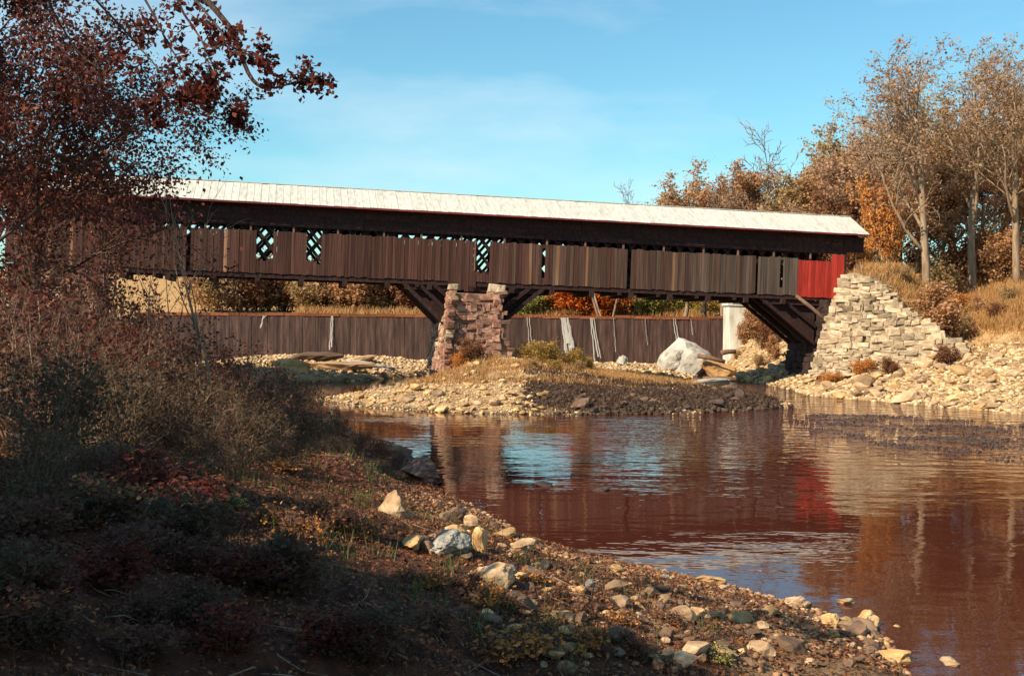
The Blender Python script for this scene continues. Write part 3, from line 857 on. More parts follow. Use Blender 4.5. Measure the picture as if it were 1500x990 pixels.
for (a_, b_, w0_, w1_, yb_, n_) in [(827, 835, .34, .62, 523, 4), (867, 876, .2, .22, 535, 3), (774, 778, .14, .1, 520, 2), (898, 902, .08, .09, 515, 1), (988, 993, .12, .12, 500, 2), (487, 485, .14, .2, 512, 2), (735, 737, .1, .1, 520, 1), (388, 384, .16, .2, 480, 2), (1012, 1014, .06, .08, 490, 1), (672, 671, .07, .06, 500, 1), (945, 948, .06, .08, 505, 1)]:
    for q_ in range(n_):
        k_ += 1
        o_ = (q_ - (n_ - 1) / 2) * 3.2
        streak(a_ + o_ * .8 + rng.uniform(-.6, .6), b_ + o_ + rng.uniform(-1, 1), w0_ * rng.uniform(.5, 1), w1_ * rng.uniform(.5, 1), yb_ - rng.uniform(0, 22) * (q_ > 0), k_)
# gate pillar
pil = tag(empty('gate_pillar'), 'white concrete pillar at the right end of the dam', 'pillar')
pc = P(1078, 470, 147.0); zt_ = P(1072, 431, 147).z; zb_ = 0.8
pil.location = (pc.x, pc.y, 0); pil.rotation_euler = (0, .03, .12)
b = MB()
n_ = len(b.v)
def frus(b, x0, x1, y0, y1, z0, X0, X1, Y0, Y1, z1):
    n = len(b.v)
    b.v += [(x0, y0, z0), (x1, y0, z0), (x1, y1, z0), (x0, y1, z0), (X0, Y0, z1), (X1, Y0, z1), (X1, Y1, z1), (X0, Y1, z1)]
    b.f += [tuple(n + i for i in q) for q in ((0, 1, 5, 4), (1, 2, 6, 5), (2, 3, 7, 6), (3, 0, 4, 7), (4, 5, 6, 7), (3, 2, 1, 0))]
frus(b, -1.2, 1.5, -1.9, 1.6, zb_ - .5, -1.45, .75, -.9, 1.4, zt_ - 1.5)
b.build('shaft', M['concrete'], pil)
b = MB(); frus(b, -1.65, .55, -1.05, 1.4, zt_ - 1.497, -1.65, .55, -1.05, 1.4, zt_ - .25); frus(b, -1.75, .65, -1.15, 1.5, zt_ - .248, -1.7, .6, -1.1, 1.45, zt_); b.build('cap', M['concrete'], pil)
b = MB(); b.box((-.55, -1.07, zt_ - .85), (1.0, .05, .7)); b.build('plaque', M['plank_grey'], pil)

# ------------------------------------------------------------------ vegetation generator
def quads(cent, size, rs, flat=0.0, asp=.6, up=None):
    n = len(cent)
    a = rs.normal(size=(n, 3)); a[:, 2] *= (1 - flat); a /= np.linalg.norm(a, axis=1)[:, None] + 1e-9
    c = rs.normal(size=(n, 3)); c[:, 2] *= (1 - flat)
    bb = np.cross(a, c); bb /= np.linalg.norm(bb, axis=1)[:, None] + 1e-9
    if flat: 
        bb[:, 2] *= (1 - flat)
        bb2 = np.cross(np.tile([0, 0, 1.0], (n, 1)), a); bb = bb * .3 + bb2 * .7
    sz = np.asarray(size).reshape(-1, 1)
    v0 = cent - a * sz * .5; v2 = cent + a * sz * .5
    mid = cent - a * sz * .05
    nrm = np.cross(a, bb)
    v1 = mid + bb * sz * asp * .5 + nrm * sz * .10; v3 = mid - bb * sz * asp * .5 + nrm * sz * .10
    V = np.stack([v0, v1, v2, v3], 1).reshape(-1, 3)
    Fq = np.arange(n * 4).reshape(n, 4)
    return V, Fq
def grow(rnd, start, d, length, radius, level, cfg, segs, tips):
    n = cfg['seg'][level]
    pts = [Vector(start)]; rad = [radius]; dd = Vector(d).normalized()
    st = length / n
    for i in range(n):
        dd = (dd + Vector((rnd.gauss(0, 1), rnd.gauss(0, 1), rnd.gauss(0, 1))) * cfg['wob'][level] + Vector((0, 0, cfg['trop'][level]))).normalized()
        pts.append(pts[-1] + dd * st); rad.append(radius * (1 - (1 - cfg['tip']) * (i + 1) / n))
    segs.append((pts, rad, level))
    if level >= cfg['lev']:
        for i in range(1, n + 1): tips.append((pts[i], length))
        return
    nb = cfg['nb'][level]
    for k in range(nb):
        f = cfg['first'][level] + (1 - cfg['first'][level]) * (k + rnd.random() * .8) / nb
        f = min(f, .99)
        i = int(f * n); fr = f * n - i
        p = pts[i].lerp(pts[i + 1], fr)
        ax = (pts[i + 1] - pts[i]).normalized()
        an = rnd.uniform(0, 6.283)
        a = ax.cross(Vector((.3, .2, .93))); 
        if a.length < .1: a = ax.cross(Vector((1, 0, 0)))
        a.normalize(); bb = ax.cross(a)
        side = a * math.cos(an) + bb * math.sin(an)
        sp = cfg['spread'][level] * rnd.uniform(.7, 1.25)
        nd = ax * math.cos(sp) + side * math.sin(sp)
        ll = length * cfg['ratio'][level] * rnd.uniform(.7, 1.2) * (1.1 - .55 * f if level == 0 else 1)
        grow(rnd, p, nd, ll, max(rad[i] * .62, cfg.get('rmin', .004)) if level else max(rad[i] * .55, .01), level + 1, cfg, segs, tips)
    if level: tips.append((pts[-1], length))
TREE = dict(rmin=.022, lev=4, seg=[9, 6, 4, 3, 3], wob=[.06, .14, .2, .22, .25], trop=[.03, .07, .04, .02, .02], tip=.3, nb=[12, 6, 4, 3], first=[.28, .25, .2, .2], spread=[.75, .7, .7, .7], ratio=[.50, .5, .5, .55])
TALL = dict(rmin=.022, lev=4, seg=[10, 7, 5, 3, 3], wob=[.05, .10, .16, .2, .22], trop=[.03, .10, .06, .03, .02], tip=.35, nb=[11, 6, 4, 3], first=[.34, .25, .2, .2], spread=[.55, .6, .7, .7], ratio=[.50, .5, .5, .55])
SHRUB = dict(lev=2, seg=[6, 4, 3], wob=[.12, .18, .22], trop=[.03, .05, .02], tip=.3, nb=[9, 5], first=[.12, .15], spread=[.6, .7], ratio=[.5, .5])
def tree_mesh(seed, H, r0, cfg, stems=1, nleaf=10000, lsize=.3, sig=.35, barkm='bark_brown', leafm='leaf_brown', lean=0.0, asp=.65, cut=None):
    rnd = random.Random(seed); rs = np.random.RandomState(seed)
    segs, tips = [], []
    for k in range(stems):
        if stems == 1: d = Vector((lean, 0, 1)); st = Vector((0, 0, -.4)); hh = H
        else:
            an = rnd.uniform(0, 6.283); sp = rnd.uniform(.1, .55)
            d = Vector((math.cos(an) * sp, math.sin(an) * sp, 1)); st = Vector((math.cos(an) * .12 * H * .3, math.sin(an) * .12 * H * .3, -.2)); hh = H * rnd.uniform(.65, 1.0)
        grow(rnd, st, d, hh * (1 if stems > 1 else .92), r0 * (1 if stems == 1 else rnd.uniform(.6, 1)), 0, cfg, segs, tips)
    b = MB()
    for pts, rad, lev in segs:
        b.tube(pts, rad, (8, 5, 4, 3, 3)[lev])
    tm = mesh('trunk', b.v, b.f, True, M[barkm])
    tp = np.array([t_[0][:] for t_ in tips])
    cm = None
    if nleaf:
        idx = rs.randint(0, len(tp), nleaf)
        ce = tp[idx] + rs.normal(size=(nleaf, 3)) * sig
        ce[:, 2] = np.maximum(ce[:, 2], .1)
        V, Fq = quads(ce, rs.uniform(.45, 1.45, nleaf) * lsize, rs, 0, asp)
        cm = mesh('crown', V, Fq, False, M[leafm])
    return tm, cm
def plant(name, meshes, loc, label, cat, group=None, scale=1.0, rz=0.0, parts=('trunk', 'crown')):
    e = empty(name, loc); e.scale = (scale,) * 3 if not isinstance(scale, tuple) else scale; e.rotation_euler = (0, 0, rz)
    tag(e, label, cat, group)
    link(parts[0], meshes[0], None, e)
    if meshes[1] is not None: link(parts[1], meshes[1], None, e)
    return e
def ground_at(px, Y, dzz=0.0):
    x = XatY(px, Y); return Vector((x, Y, h1(x, Y) + dzz))
def zpx(px, py, Y): return P(px, py, Y).z

# ---- right bank and background trees: (px, Y, top_py, kind, label)
KINDS = {
 'tall': tree_mesh(21, 20, .34, TALL, 1, 3800, .24, .22, 'bark_pale', 'leaf_greybrown'),
 'tall2': tree_mesh(22, 20, .36, TALL, 1, 3400, .24, .22, 'bark_pale', 'leaf_olive'),
 'brown': tree_mesh(23, 14, .26, TREE, 1, 11500, .24, .22, 'bark_pale', 'leaf_brown'),
 'brown2': tree_mesh(24, 14, .26, TREE, 1, 9500, .24, .22, 'bark_pale', 'leaf_greybrown'),
 'olive': tree_mesh(25, 14, .26, TREE, 1, 11000, .25, .24, 'bark_pale', 'leaf_olive'),
 'orange': tree_mesh(26, 9, .16, TREE, 1, 9000, .22, .22, 'bark_pale', 'leaf_orange'),
 'fire': tree_mesh(27, 10, .2, TREE, 1, 12000, .28, .45, 'bark_dark', 'leaf_fire'),
 'rust': tree_mesh(28, 10, .18, TREE, 1, 10000, .24, .22, 'bark_brown', 'leaf_rust'),
 'bare': tree_mesh(29, 10, .16, TALL, 3, 350, .15, .3, 'bark_brown', 'leaf_greybrown'),
}
KH = dict(tall=20, tall2=20, brown=14, brown2=14, olive=14, orange=9, fire=10, rust=10, bare=10)
def trueheight(k):
    tm, cm = KINDS[k]
    co = np.empty(len(tm.vertices) * 3, np.float32); tm.vertices.foreach_get('co', co)
    return np.percentile(co[2::3], 99.7)
KT = {k: trueheight(k) for k in KINDS}
TREES = [
 (1362, 112, 52, 'tall', 'tallest pale trunked tree on the right bank above the orange tree'),
 (1424, 118, 66, 'tall2', 'pale forked tree at the right with thin olive crown'),
 (1490, 114, 58, 'tall', 'pale trunked tree at the far right edge of the bank'),
 (1318, 132, 108, 'tall2', 'thin tall tree behind the orange tree'),
 (1290, 117, 262, 'orange', 'bright orange tree with pale trunk beside the right end of the bridge'),
 (1192, 146, 214, 'brown', 'round topped brown tree with open limbs behind the right end of the roof'),
 (1252, 150, 178, 'olive', 'olive brown tree rising between the round brown tree and the orange tree'),
 (1302, 142, 176, 'brown2', 'grey brown tree directly behind the orange tree'),
 (1390, 136, 150, 'brown2', 'dense grey brown tree between the two tall pale trunks'),
 (1345, 138, 168, 'brown', 'dense brown tree left of the tallest pale trunk'),
 (1450, 140, 120, 'brown2', 'grey brown tree behind the forked tree at far right'),
 (1500, 132, 140, 'olive', 'olive brown tree cut by the right edge of the picture'),
 (1058, 160, 246, 'brown', 'brown tree above the white roof, tallest of the low middle clump'),
 (1002, 165, 268, 'olive', 'sparse olive tree at the left end of the clump above the roof'),
 (1108, 158, 262, 'brown2', 'low grey brown tree above the roof right of the middle clump'),
 (1146, 165, 258, 'brown', 'low brown tree above the roof left of the round topped tree'),
 (1218, 135, 268, 'rust', 'rust red tree just above the right end of the white roof'),
 (1030, 172, 276, 'brown', 'small brown tree low over the roof in the middle clump'),
 (888, 168, 266, 'bare', 'small bare tree standing alone above the middle of the roof'),
 (1160, 150, 180, 'bare', 'bare twiggy tree rising above the brown trees behind the roof'),
 (1275, 133, 214, 'brown2', 'grey brown tree close behind the orange tree on its left'),
 (1330, 126, 235, 'brown', 'brown tree between the orange tree and the tallest pale trunk'),
 (1378, 125, 225, 'brown2', 'low grey brown tree right of the tallest pale trunk'),
 (1408, 128, 205, 'brown', 'low brown tree just left of the forked tree'),
 (1447, 127, 215, 'brown2', 'low grey brown tree just right of the forked tree'),
 (1480, 123, 200, 'brown', 'low brown tree at the right edge of the bank'),
 (1082, 168, 270, 'brown2', 'grey brown tree in the middle of the clump above the roof'),
 (1170, 152, 236, 'olive', 'olive tree touching the round topped brown tree on its left'),
 (1240, 128, 300, 'rust', 'small rust tree tucked behind the bridge end gable'),
]
tr = random.Random(3)
for (px, Y, top, k, lab) in TREES:
    g = ground_at(px, Y, -.1)
    hgt = zpx(px, top, Y) - g.z
    sc = hgt / KT[k]
    wsc = sc * {'orange': .62, 'brown': 1.2, 'brown2': 1.2, 'olive': 1.15, 'rust': 1.0, 'tall': 1.15, 'tall2': 1.15}.get(k, 1.0)
    plant({'fire': 'maple_tree', 'orange': 'orange_tree', 'bare': 'bare_tree'}.get(k, 'bank_tree'), KINDS[k], g, lab, 'tree', 'trees on the far bank', (wsc, wsc, sc), tr.uniform(0, 6.28))

# ---- shrubs
SH = {
 'brown': tree_mesh(41, 4, .05, SHRUB, 7, 4200, .22, .22, 'bark_dark', 'leaf_brown'),
 'rust': tree_mesh(42, 4, .05, SHRUB, 7, 4200, .22, .22, 'bark_dark', 'leaf_rust'),
 'olive': tree_mesh(43, 4, .05, SHRUB, 7, 4200, .22, .22, 'bark_dark', 'leaf_olive'),
 'gold': tree_mesh(44, 4, .05, SHRUB, 7, 4200, .22, .22, 'bark_dark', 'leaf_gold'),
 'green': tree_mesh(45, 4, .05, SHRUB, 7, 4200, .22, .22, 'bark_dark', 'leaf_green'),
 'orange': tree_mesh(46, 4, .05, SHRUB, 7, 4200, .22, .22, 'bark_dark', 'leaf_orange'),
 'fire': tree_mesh(47, 4, .05, SHRUB, 8, 9000, .2, .24, 'bark_dark', 'leaf_fire'),
}
def shrub(px, Y, h_, k, lab, grp, wide=1.0):
    g = ground_at(px, Y, -.08); sc = h_ / 3.9
    plant('shrub', SH[k], g, lab, 'shrub', grp, (sc * wide, sc * wide, sc), tr.uniform(0, 6.28), ('stem', 'foliage'))
FARL = {'brown': 'brown', 'olive': 'olive tan', 'green': 'yellow green', 'gold': 'golden', 'rust': 'rust red', 'orange': 'orange'}
for k in ('olive', 'brown', 'green', 'gold'):
    pass
for i, px in enumerate(range(300, 640, 15)):
    k = ('olive', 'brown', 'olive', 'brown', 'rust')[i % 5]
    shrub(px + tr.uniform(-6, 6), 188 + tr.uniform(0, 14), tr.uniform(6.0, 9.0), k, FARL[k] + ' shrub beyond the dam under the left span', FARL[k] + ' shrubs beyond the dam under the left span', 1.3)
for i, px in enumerate(range(740, 1065, 16)):
    k = ('olive', 'green', 'green', 'gold', 'brown')[i % 5] if not 830 < px < 890 else 'rust'
    if px > 920: k = ('green', 'green', 'brown', 'green', 'gold')[i % 5]
    shrub(px + tr.uniform(-6, 6), 186 + tr.uniform(0, 12), tr.uniform(4.0, 7.5), k, FARL[k] + ' shrub beyond the dam under the right span', FARL[k] + ' shrubs beyond the dam under the right span', 1.3)
for i, (px, Y, h_, k) in enumerate([(1105, 140, 3.2, 'brown'), (1122, 134, 2.6, 'rust'), (1138, 128, 2.4, 'brown'), (1098, 150, 4.5, 'olive'), (1128, 146, 4.5, 'brown'), (1112, 128, 1.5, 'olive'), (1092, 141, 2.2, 'brown'), (1112, 143, 2.6, 'brown'), (1080, 138, 1.2, 'olive'), (1130, 138, 2.4, 'rust')]):
    shrub(px, Y, h_, k, 'dry ' + FARL[k] + ' shrub on the bank between the white pillar and the abutment', 'shrubs beside the white pillar')
for i, px in enumerate(range(1270, 1500, 10)):
    k = ('brown', 'rust', 'brown', 'orange', 'olive', 'brown', 'rust')[i % 7]
    shrub(px + tr.uniform(-4, 4), 116 + tr.uniform(0, 16), tr.uniform(2.4, 6.0), k, FARL[k] + ' undergrowth shrub below the trees on the right bank', FARL[k] + ' undergrowth on the right bank')
for (px, Y, h_, k, lab) in [(1218, 100.5, 1.3, 'orange', 'low orange shrub at the foot of the pale abutment, nearest its left corner'), (1262, 99, 1.5, 'orange', 'low orange shrub against the middle of the pale abutment foot'), (1305, 97.5, 1.3, 'rust', 'low rust shrub at the right part of the abutment foot'),
                            (1387, 95.5, 1.6, 'rust', 'dark rust shrub at the right tip of the wing wall'), (1395, 99, 4.2, 'brown', 'thin brown shrub standing above the wing wall tip'),
                            (690, 99.2, 1.9, 'rust', 'rust shrub growing against the front of the stone pier'), (672, 98.9, 1.5, 'orange', 'low orange shrub at the left foot of the stone pier'),
                            (800, 101, 1.9, 'gold', 'golden shrub on the gravel mound right of the pier'), (838, 103, 1.7, 'gold', 'golden shrub at the right end of the gravel mound'), (770, 103, 1.4, 'gold', 'low golden shrub just right of the pier'), (815, 97, 1.0, 'gold', 'low golden shrub at the front of the gravel mound'), (850, 99, .9, 'olive', 'low olive shrub at the edge of the dark bank'), (780, 96, .8, 'olive', 'low olive shrub on the sunny side of the gravel mound'), (858, 105, 1.2, 'gold', 'smallest golden shrub farthest right on the gravel mound')]:
    shrub(px, Y, h_, k, lab, None, 1.35)
for (px, Y, h_, k) in [(1345, 102, 1.3, 'brown'), (1372, 105, 1.6, 'rust'), (1412, 103, 1.1, 'olive'), (1440, 106, 1.5, 'brown'), (1460, 101, 1.2, 'rust'), (1425, 99, .9, 'brown'), (1322, 106, 1.4, 'olive'), (1480, 104, 1.5, 'olive'), (1398, 108, 1.6, 'orange')]:
    shrub(px, Y, h_, k, 'small dry ' + FARL[k] + ' bush on the grassy slope above the wing wall', 'bushes on the grassy slope', 1.3)
shrub(862, 184, 8.2, 'fire', 'fiery orange maple bush seen under the bridge beyond the dam', None, 1.25)
shrub(896, 185, 4.6, 'orange', 'smaller orange bush right of the fiery maple beyond the dam', None, .9)

# ---- left bank foreground: red oak, twiggy trees, shrubs, saplings
OAK = dict(lev=3, seg=[8, 6, 5, 4], wob=[.07, .14, .2, .25], trop=[.02, .03, .01, .0], tip=.3, nb=[14, 7, 6], first=[.2, .2, .15], spread=[.9, .75, .75], ratio=[.5, .5, .5])
NEARTREES = [
 (-42, 37.0, 16.0, 51, 'leaf_oakmix', 70000, .145, .26, 'red brown oak at the upper left, its crown filling the picture corner', 'oak_tree'),
 (45, 47.0, 14.0, 52, 'leaf_oakmix', 16000, .17, .26, 'dark twiggy tree behind the upper left oak, in front of the bridge', 'bank_tree'),
 (160, 56.0, 9.6, 53, 'leaf_oakmix', 3000, .17, .2, 'rusty tree on the left bank hiding the left end of the bridge roof', 'bank_tree'),
 (0, 60.0, 15.0, 54, 'leaf_shrubbrown', 12000, .18, .25, 'tall brown tree at the left edge behind the oak', 'bank_tree'),
]
for (px, Y, hgt, seed, lm, nl, ls, sg, lab, nm) in NEARTREES:
    ms = tree_mesh(seed, hgt, .16, OAK, 1, nl, ls, sg, 'bark_dark', lm)
    plant(nm, ms, ground_at(px, Y, -.1), lab, 'tree', None, 1, tr.uniform(0, 6.28))
SHB = [tree_mesh(61 + i, 3.4, .042, SHRUB, 12, 2500, .12, .09, 'bark_brown', ('leaf_shrub', 'leaf_shrubbrown', 'leaf_shrub', 'leaf_oak')[i]) for i in range(4)]
NS = [(28, 25, 3.0, 1), (75, 21, 2.2, 0), (120, 29, 3.2, 3), (165, 24, 2.0, 0), (205, 33, 3.0, 1), (255, 29, 2.3, 0), (300, 37, 2.6, 1), (345, 33, 2.0, 2), (60, 40, 4.4, 1), (140, 43, 4.0, 1), (375, 45, 2.6, 1), (415, 54, 2.6, 1), (330, 52, 3.2, 3), (250, 48, 3.6, 1), (430, 42, 1.8, 0), (470, 50, 1.6, 2), (395, 36, 1.6, 0), (285, 25, 1.4, 0), (205, 20, 1.0, 2), (55, 17, 1.0, 0), (345, 26.5, 1.0, 2), (500, 56, 1.2, 1), (448, 62, 2.2, 1), (120, 18.5, .9, 0), (525, 50, 1.0, 1), (560, 48, .9, 3), (585, 46, .8, 1), (610, 44.5, .6, 3), (540, 53, .8, 3), (505, 46, 1.0, 0), (465, 40, 1.1, 2), (570, 43, .6, 0), (100, 34, 3.4, 1), (180, 38, 3.4, 3), (240, 39, 3.0, 1), (350, 41, 2.2, 1), (395, 49, 2.4, 0), (20, 33, 4.0, 3), (310, 29, 1.6, 1), (225, 25, 1.6, 1)]
for i, (px, Y, h_, k) in enumerate(NS):
    g = ground_at(px, Y, -.05); sc = h_ / 3.3
    col = ('dull green', 'brown', 'olive green', 'dark red')[k]
    sz = 'tall' if h_ > 3.5 else ('low' if h_ < 1.7 else 'mid sized')
    plc = 'near the bottom left leaf litter' if Y < 22 else ('in the thicket at the left edge' if px < 150 else ('in the thicket below the bridge end' if px < 330 else 'at the water end of the left thicket'))
    plant('bank_shrub', SHB[k], g, f'{sz} {col} shrub {plc}', 'shrub', 'shrubs on the near left bank: ' + f'{sz} {col} {plc}', (sc * 1.1, sc * 1.1, sc), tr.uniform(0, 6.28), ('stem', 'foliage'))
def hit(px, py):
    d = ray(px, py); ts = np.linspace(7, 140, 1600); zz = CAMZ + d.z * ts; hh = np.maximum(height(d.x * ts, ts), 0)
    k = int(np.argmax(zz < hh)); return Vector((d.x * ts[k], ts[k], hh[k]))
SHL = [tree_mesh(161 + i, 3.4, .05, SHRUB, 14, 1500, .30, .20, 'bark_brown', ('leaf_shrub', 'leaf_shrubbrown', 'leaf_shrub', 'leaf_oak')[i]) for i in range(4)]
rb = random.Random(23)
for q in range(46):
    px, py = rb.uniform(10, 600), rb.uniform(735, 975)
    if px > 250 + (py - 735) * 1.5: continue
    g = hit(px, py); h_ = rb.uniform(.35, .8) * (1.0 if g.y > 13 else .7); sc = h_ / 3.3; k = rb.choice([0, 1, 1, 3])
    plant('bank_scrub', SHL[k], (g.x, g.y, g.z - .03), ('dull green', 'brown', 'olive', 'dark red')[k] + ' tangle of low brush on the shaded near bank', 'brush', ('dull green', 'brown', 'olive', 'dark red')[k] + ' low brush on the shaded bank', (sc * 1.7, sc * 1.7, sc), rb.uniform(0, 6.28), ('stem', 'foliage'))
# low rusty plants on the near bank
LOWP = {'orange': tree_mesh(71, .5, .006, SHRUB, 12, 420, .07, .04, 'bark_dark', 'leaf_orange', asp=.5), 'rust': tree_mesh(72, .5, .006, SHRUB, 12, 420, .07, .04, 'bark_dark', 'leaf_rust', asp=.5), 'green': tree_mesh(73, .5, .006, SHRUB, 12, 420, .06, .04, 'bark_dark', 'leaf_green', asp=.4)}
for (px, py, h_, k) in [(715, 885, .42, 'orange'), (690, 868, .4, 'rust'), (745, 900, .35, 'rust'), (770, 962, .5, 'orange'), (735, 968, .45, 'orange'), (625, 862, .35, 'orange'), (600, 856, .3, 'rust'), (455, 800, .5, 'orange'), (500, 778, .55, 'rust'), (430, 785, .5, 'rust'), (395, 770, .45, 'orange'), (475, 760, .5, 'rust'), (530, 790, .4, 'orange'), (180, 738, .4, 'orange'), (205, 728, .35, 'green'), (150, 735, .35, 'rust'), (285, 760, .4, 'orange'), (282, 735, .55, 'green'), (330, 745, .4, 'green'), (820, 880, .3, 'rust'), (850, 905, .35, 'rust'), (905, 915, .3, 'orange'), (780, 855, .3, 'orange'), (985, 915, .3, 'rust'), (920, 960, .4, 'rust'), (1050, 968, .35, 'green'), (860, 955, .4, 'orange'), (640, 925, .4, 'rust'), (415, 690, .5, 'orange')]:
    g = hit(px, py); sc = h_ / .45
    plant('low_plant', LOWP[k], (g.x, g.y, g.z - .02), {'orange': 'low orange leaved plant on the near bank', 'rust': 'low rust brown plant on the near bank', 'green': 'low yellow green plant on the near bank'}[k], 'plant', k + ' low plants on the near bank', (sc * 1.3, sc * 1.3, sc), tr.uniform(0, 6.28), ('stem', 'foliage'))
# saplings
SAP = dict(rmin=.012, lev=2, seg=[8, 6, 4], wob=[.06, .12, .18], trop=[.03, .06, .03], tip=.2, nb=[8, 5], first=[.35, .25], spread=[.6, .6], ratio=[.45, .45])
for i, (px, Y, top, r_, nl, lm, lab) in enumerate([(313, 39, 246, .085, 25, 'leaf_oak', 'bare sapling with forked branches against the white roof at left'),
                                        (232, 36, 360, .05, 60, 'leaf_oak', 'thin leaning bare sapling in the left thicket below the bridge'),
                                        (270, 41, 330, .045, 60, 'leaf_shrubbrown', 'slender bare sapling rising beside the forked sapling'),
                                        (178, 20.5, 588, .018, 30, 'leaf_orange', 'thin young sapling with a few orange leaves in the lower left brush'),
                                        (92, 19.5, 590, .018, 12, 'leaf_shrub', 'thin grey sapling in the brush by the left edge')]):
    g = ground_at(px, Y, -.05); hh = zpx(px, top, Y) - g.z
    ms = tree_mesh(80 + i, hh, r_, SAP, 1, nl, .12, .05, 'bark_dark' if i != 0 else 'bark_brown', lm, lean=.05)
    plant('sapling', ms, g, lab, 'sapling', None, 1, (0.3, 1.5, 2.5, .2, 4)[i], ('stem', 'foliage'))
# ---- overhanging oak : trunk off the left edge, a long limb reaches over the view
ov = empty('overhanging_oak', (-9.4, 14.5, h1(-9.4, 14.5) - .2))
tag(ov, 'oak limb of dark red leaves hanging into the sky at top left', 'tree')
rnd = random.Random(91); rs = np.random.RandomState(91)
Mi = -Vector(ov.location)
segs, tips = [], []
trunk = [Vector((-9.4, 14.5, h1(-9.4, 14.5) - .2)), Vector((-9.3, 14.6, 7)), Vector((-9.0, 14.8, 9.5)), Vector((-8.4, 15, 10.8)), Vector((-8.3, 15.1, 11.6))]
segs.append((trunk, [.26, .22, .19, .15, .07], 0))
YB = 15.5
limbs = [
 [P(-60, -90, YB), P(120, -70, YB), P(260, -40, YB), P(335, 40, YB), P(362, 105, YB), P(385, 127, YB), P(420, 125, YB), P(462, 105, YB)],
 [P(60, -78, YB), P(150, 10, YB + .6), P(205, 70, YB + .8), P(250, 120, YB + .6), P(300, 150, YB + .4)],
 [P(230, -50, YB), P(270, 20, YB + .2), P(305, 80, YB + .1), P(322, 130, YB + .2), P(330, 175, YB + .3)],
 [P(30, -80, YB), P(70, 0, YB + .9), P(110, 70, YB + 1.2), P(170, 120, YB + 1.3), P(225, 160, YB + 1.2)],
 [P(250, -45, YB), P(310, 30, YB - .3), P(340, 70, YB - .4), P(370, 85, YB - .5)],
 [P(180, -60, YB), P(235, 40, YB), P(262, 95, YB), P(275, 140, YB)],
]
OKT = dict(lev=1, seg=[4, 3], wob=[.22, .25], trop=[0, 0], tip=.3, nb=[4], first=[.2], spread=[.8], ratio=[.55])
def smooth_path(p, k=3):
    out = []
    for i in range(len(p) - 1):
        p0, p1, p2, p3 = p[max(i - 1, 0)], p[i], p[i + 1], p[min(i + 2, len(p) - 1)]
        for q in range(k):
            t_ = q / k
            out.append(.5 * ((2 * p1) + (p2 - p0) * t_ + (2 * p0 - 5 * p1 + 4 * p2 - p3) * t_ ** 2 + (3 * p1 - p0 - 3 * p2 + p3) * t_ ** 3))
    return out + [p[-1]]
for li, lb in enumerate(limbs):
    if li == 0: lb = [trunk[3]] + lb
    r0_ = .07 if li == 0 else .022
    sp_ = smooth_path(lb); sp_ = [sp_[0]] + [p + Vector((rnd.gauss(0, .012), rnd.gauss(0, .012), rnd.gauss(0, .012))) for p in sp_[1:-1]] + [sp_[-1]]
    segs.append((sp_, [max(r0_ * (1 - .9 * i / (len(sp_) - 1)), .007) for i in range(len(sp_))], 1))
    for i in range(1, len(lb) - 1):
        if li == 0 and i < 3: continue
        for q in range(2):
            f = rnd.random(); p = lb[i].lerp(lb[i + 1], f)
            if li == 0 and 4 <= i <= 5 and p.x > XatY(345, YB) and p.x < XatY(392, YB): continue
            d = Vector((rnd.gauss(0, 1), rnd.gauss(0, .6), rnd.gauss(-.2, 1)))
            grow(rnd, p, d, rnd.uniform(.2, .42), .008, 0, OKT, segs, tips)
    for q in range(4): grow(rnd, lb[-1], Vector((rnd.gauss(.3, 1), rnd.gauss(0, .5), rnd.gauss(0, .8))), .3, .008, 0, OKT, segs, tips)
for q in range(10):   # upper crown above the frame
    p = trunk[2].lerp(trunk[4], rnd.random()); 
    grow(rnd, p, Vector((rnd.gauss(-1.6, .6), rnd.gauss(0, 1), rnd.gauss(.1, .5))), rnd.uniform(1, 2.6), .03, 0, OKT, segs, tips)
b = MB()
for pts, rad, lev in segs: b.tube([p + Mi for p in pts], rad, 6 if lev < 2 else 3)
link('trunk', mesh('trunk', b.v, b.f, True, M['bark_dark']), None, ov)
tp = np.array([(t_[0] + Mi)[:] for t_ in tips])
ce = np.repeat(tp, 3, 0); ce = ce + rs.normal(size=ce.shape) * .055
V_, F_ = quads(ce, rs.uniform(.7, 1.3, len(ce)) * .088, rs, 0, .8)
link('crown', mesh('crown', V_, F_, False, M['leaf_oak']), None, ov)
# ---- trees beside and behind the viewpoint that shade the lower left bank
shade = tree_mesh(95, 13, .28, OAK, 1, 26000, .32, .45, 'bark_dark', 'leaf_oakmix')
for (x, y, sc, rz, lab) in [(-14.0, 6.5, .78, 0, 'oak just outside the left edge shading the lower bank'), (-11.5, 3.0, .75, 1.3, 'oak beside the viewpoint on the left shading the bottom corner'), (-16.5, 13.0, .75, 3.3, 'oak farther along the bank left of the frame')]:
    plant('shade_oak', shade, (x, y, h1(x, y) - .15), lab, 'tree', 'oaks shading the near bank', sc, rz)

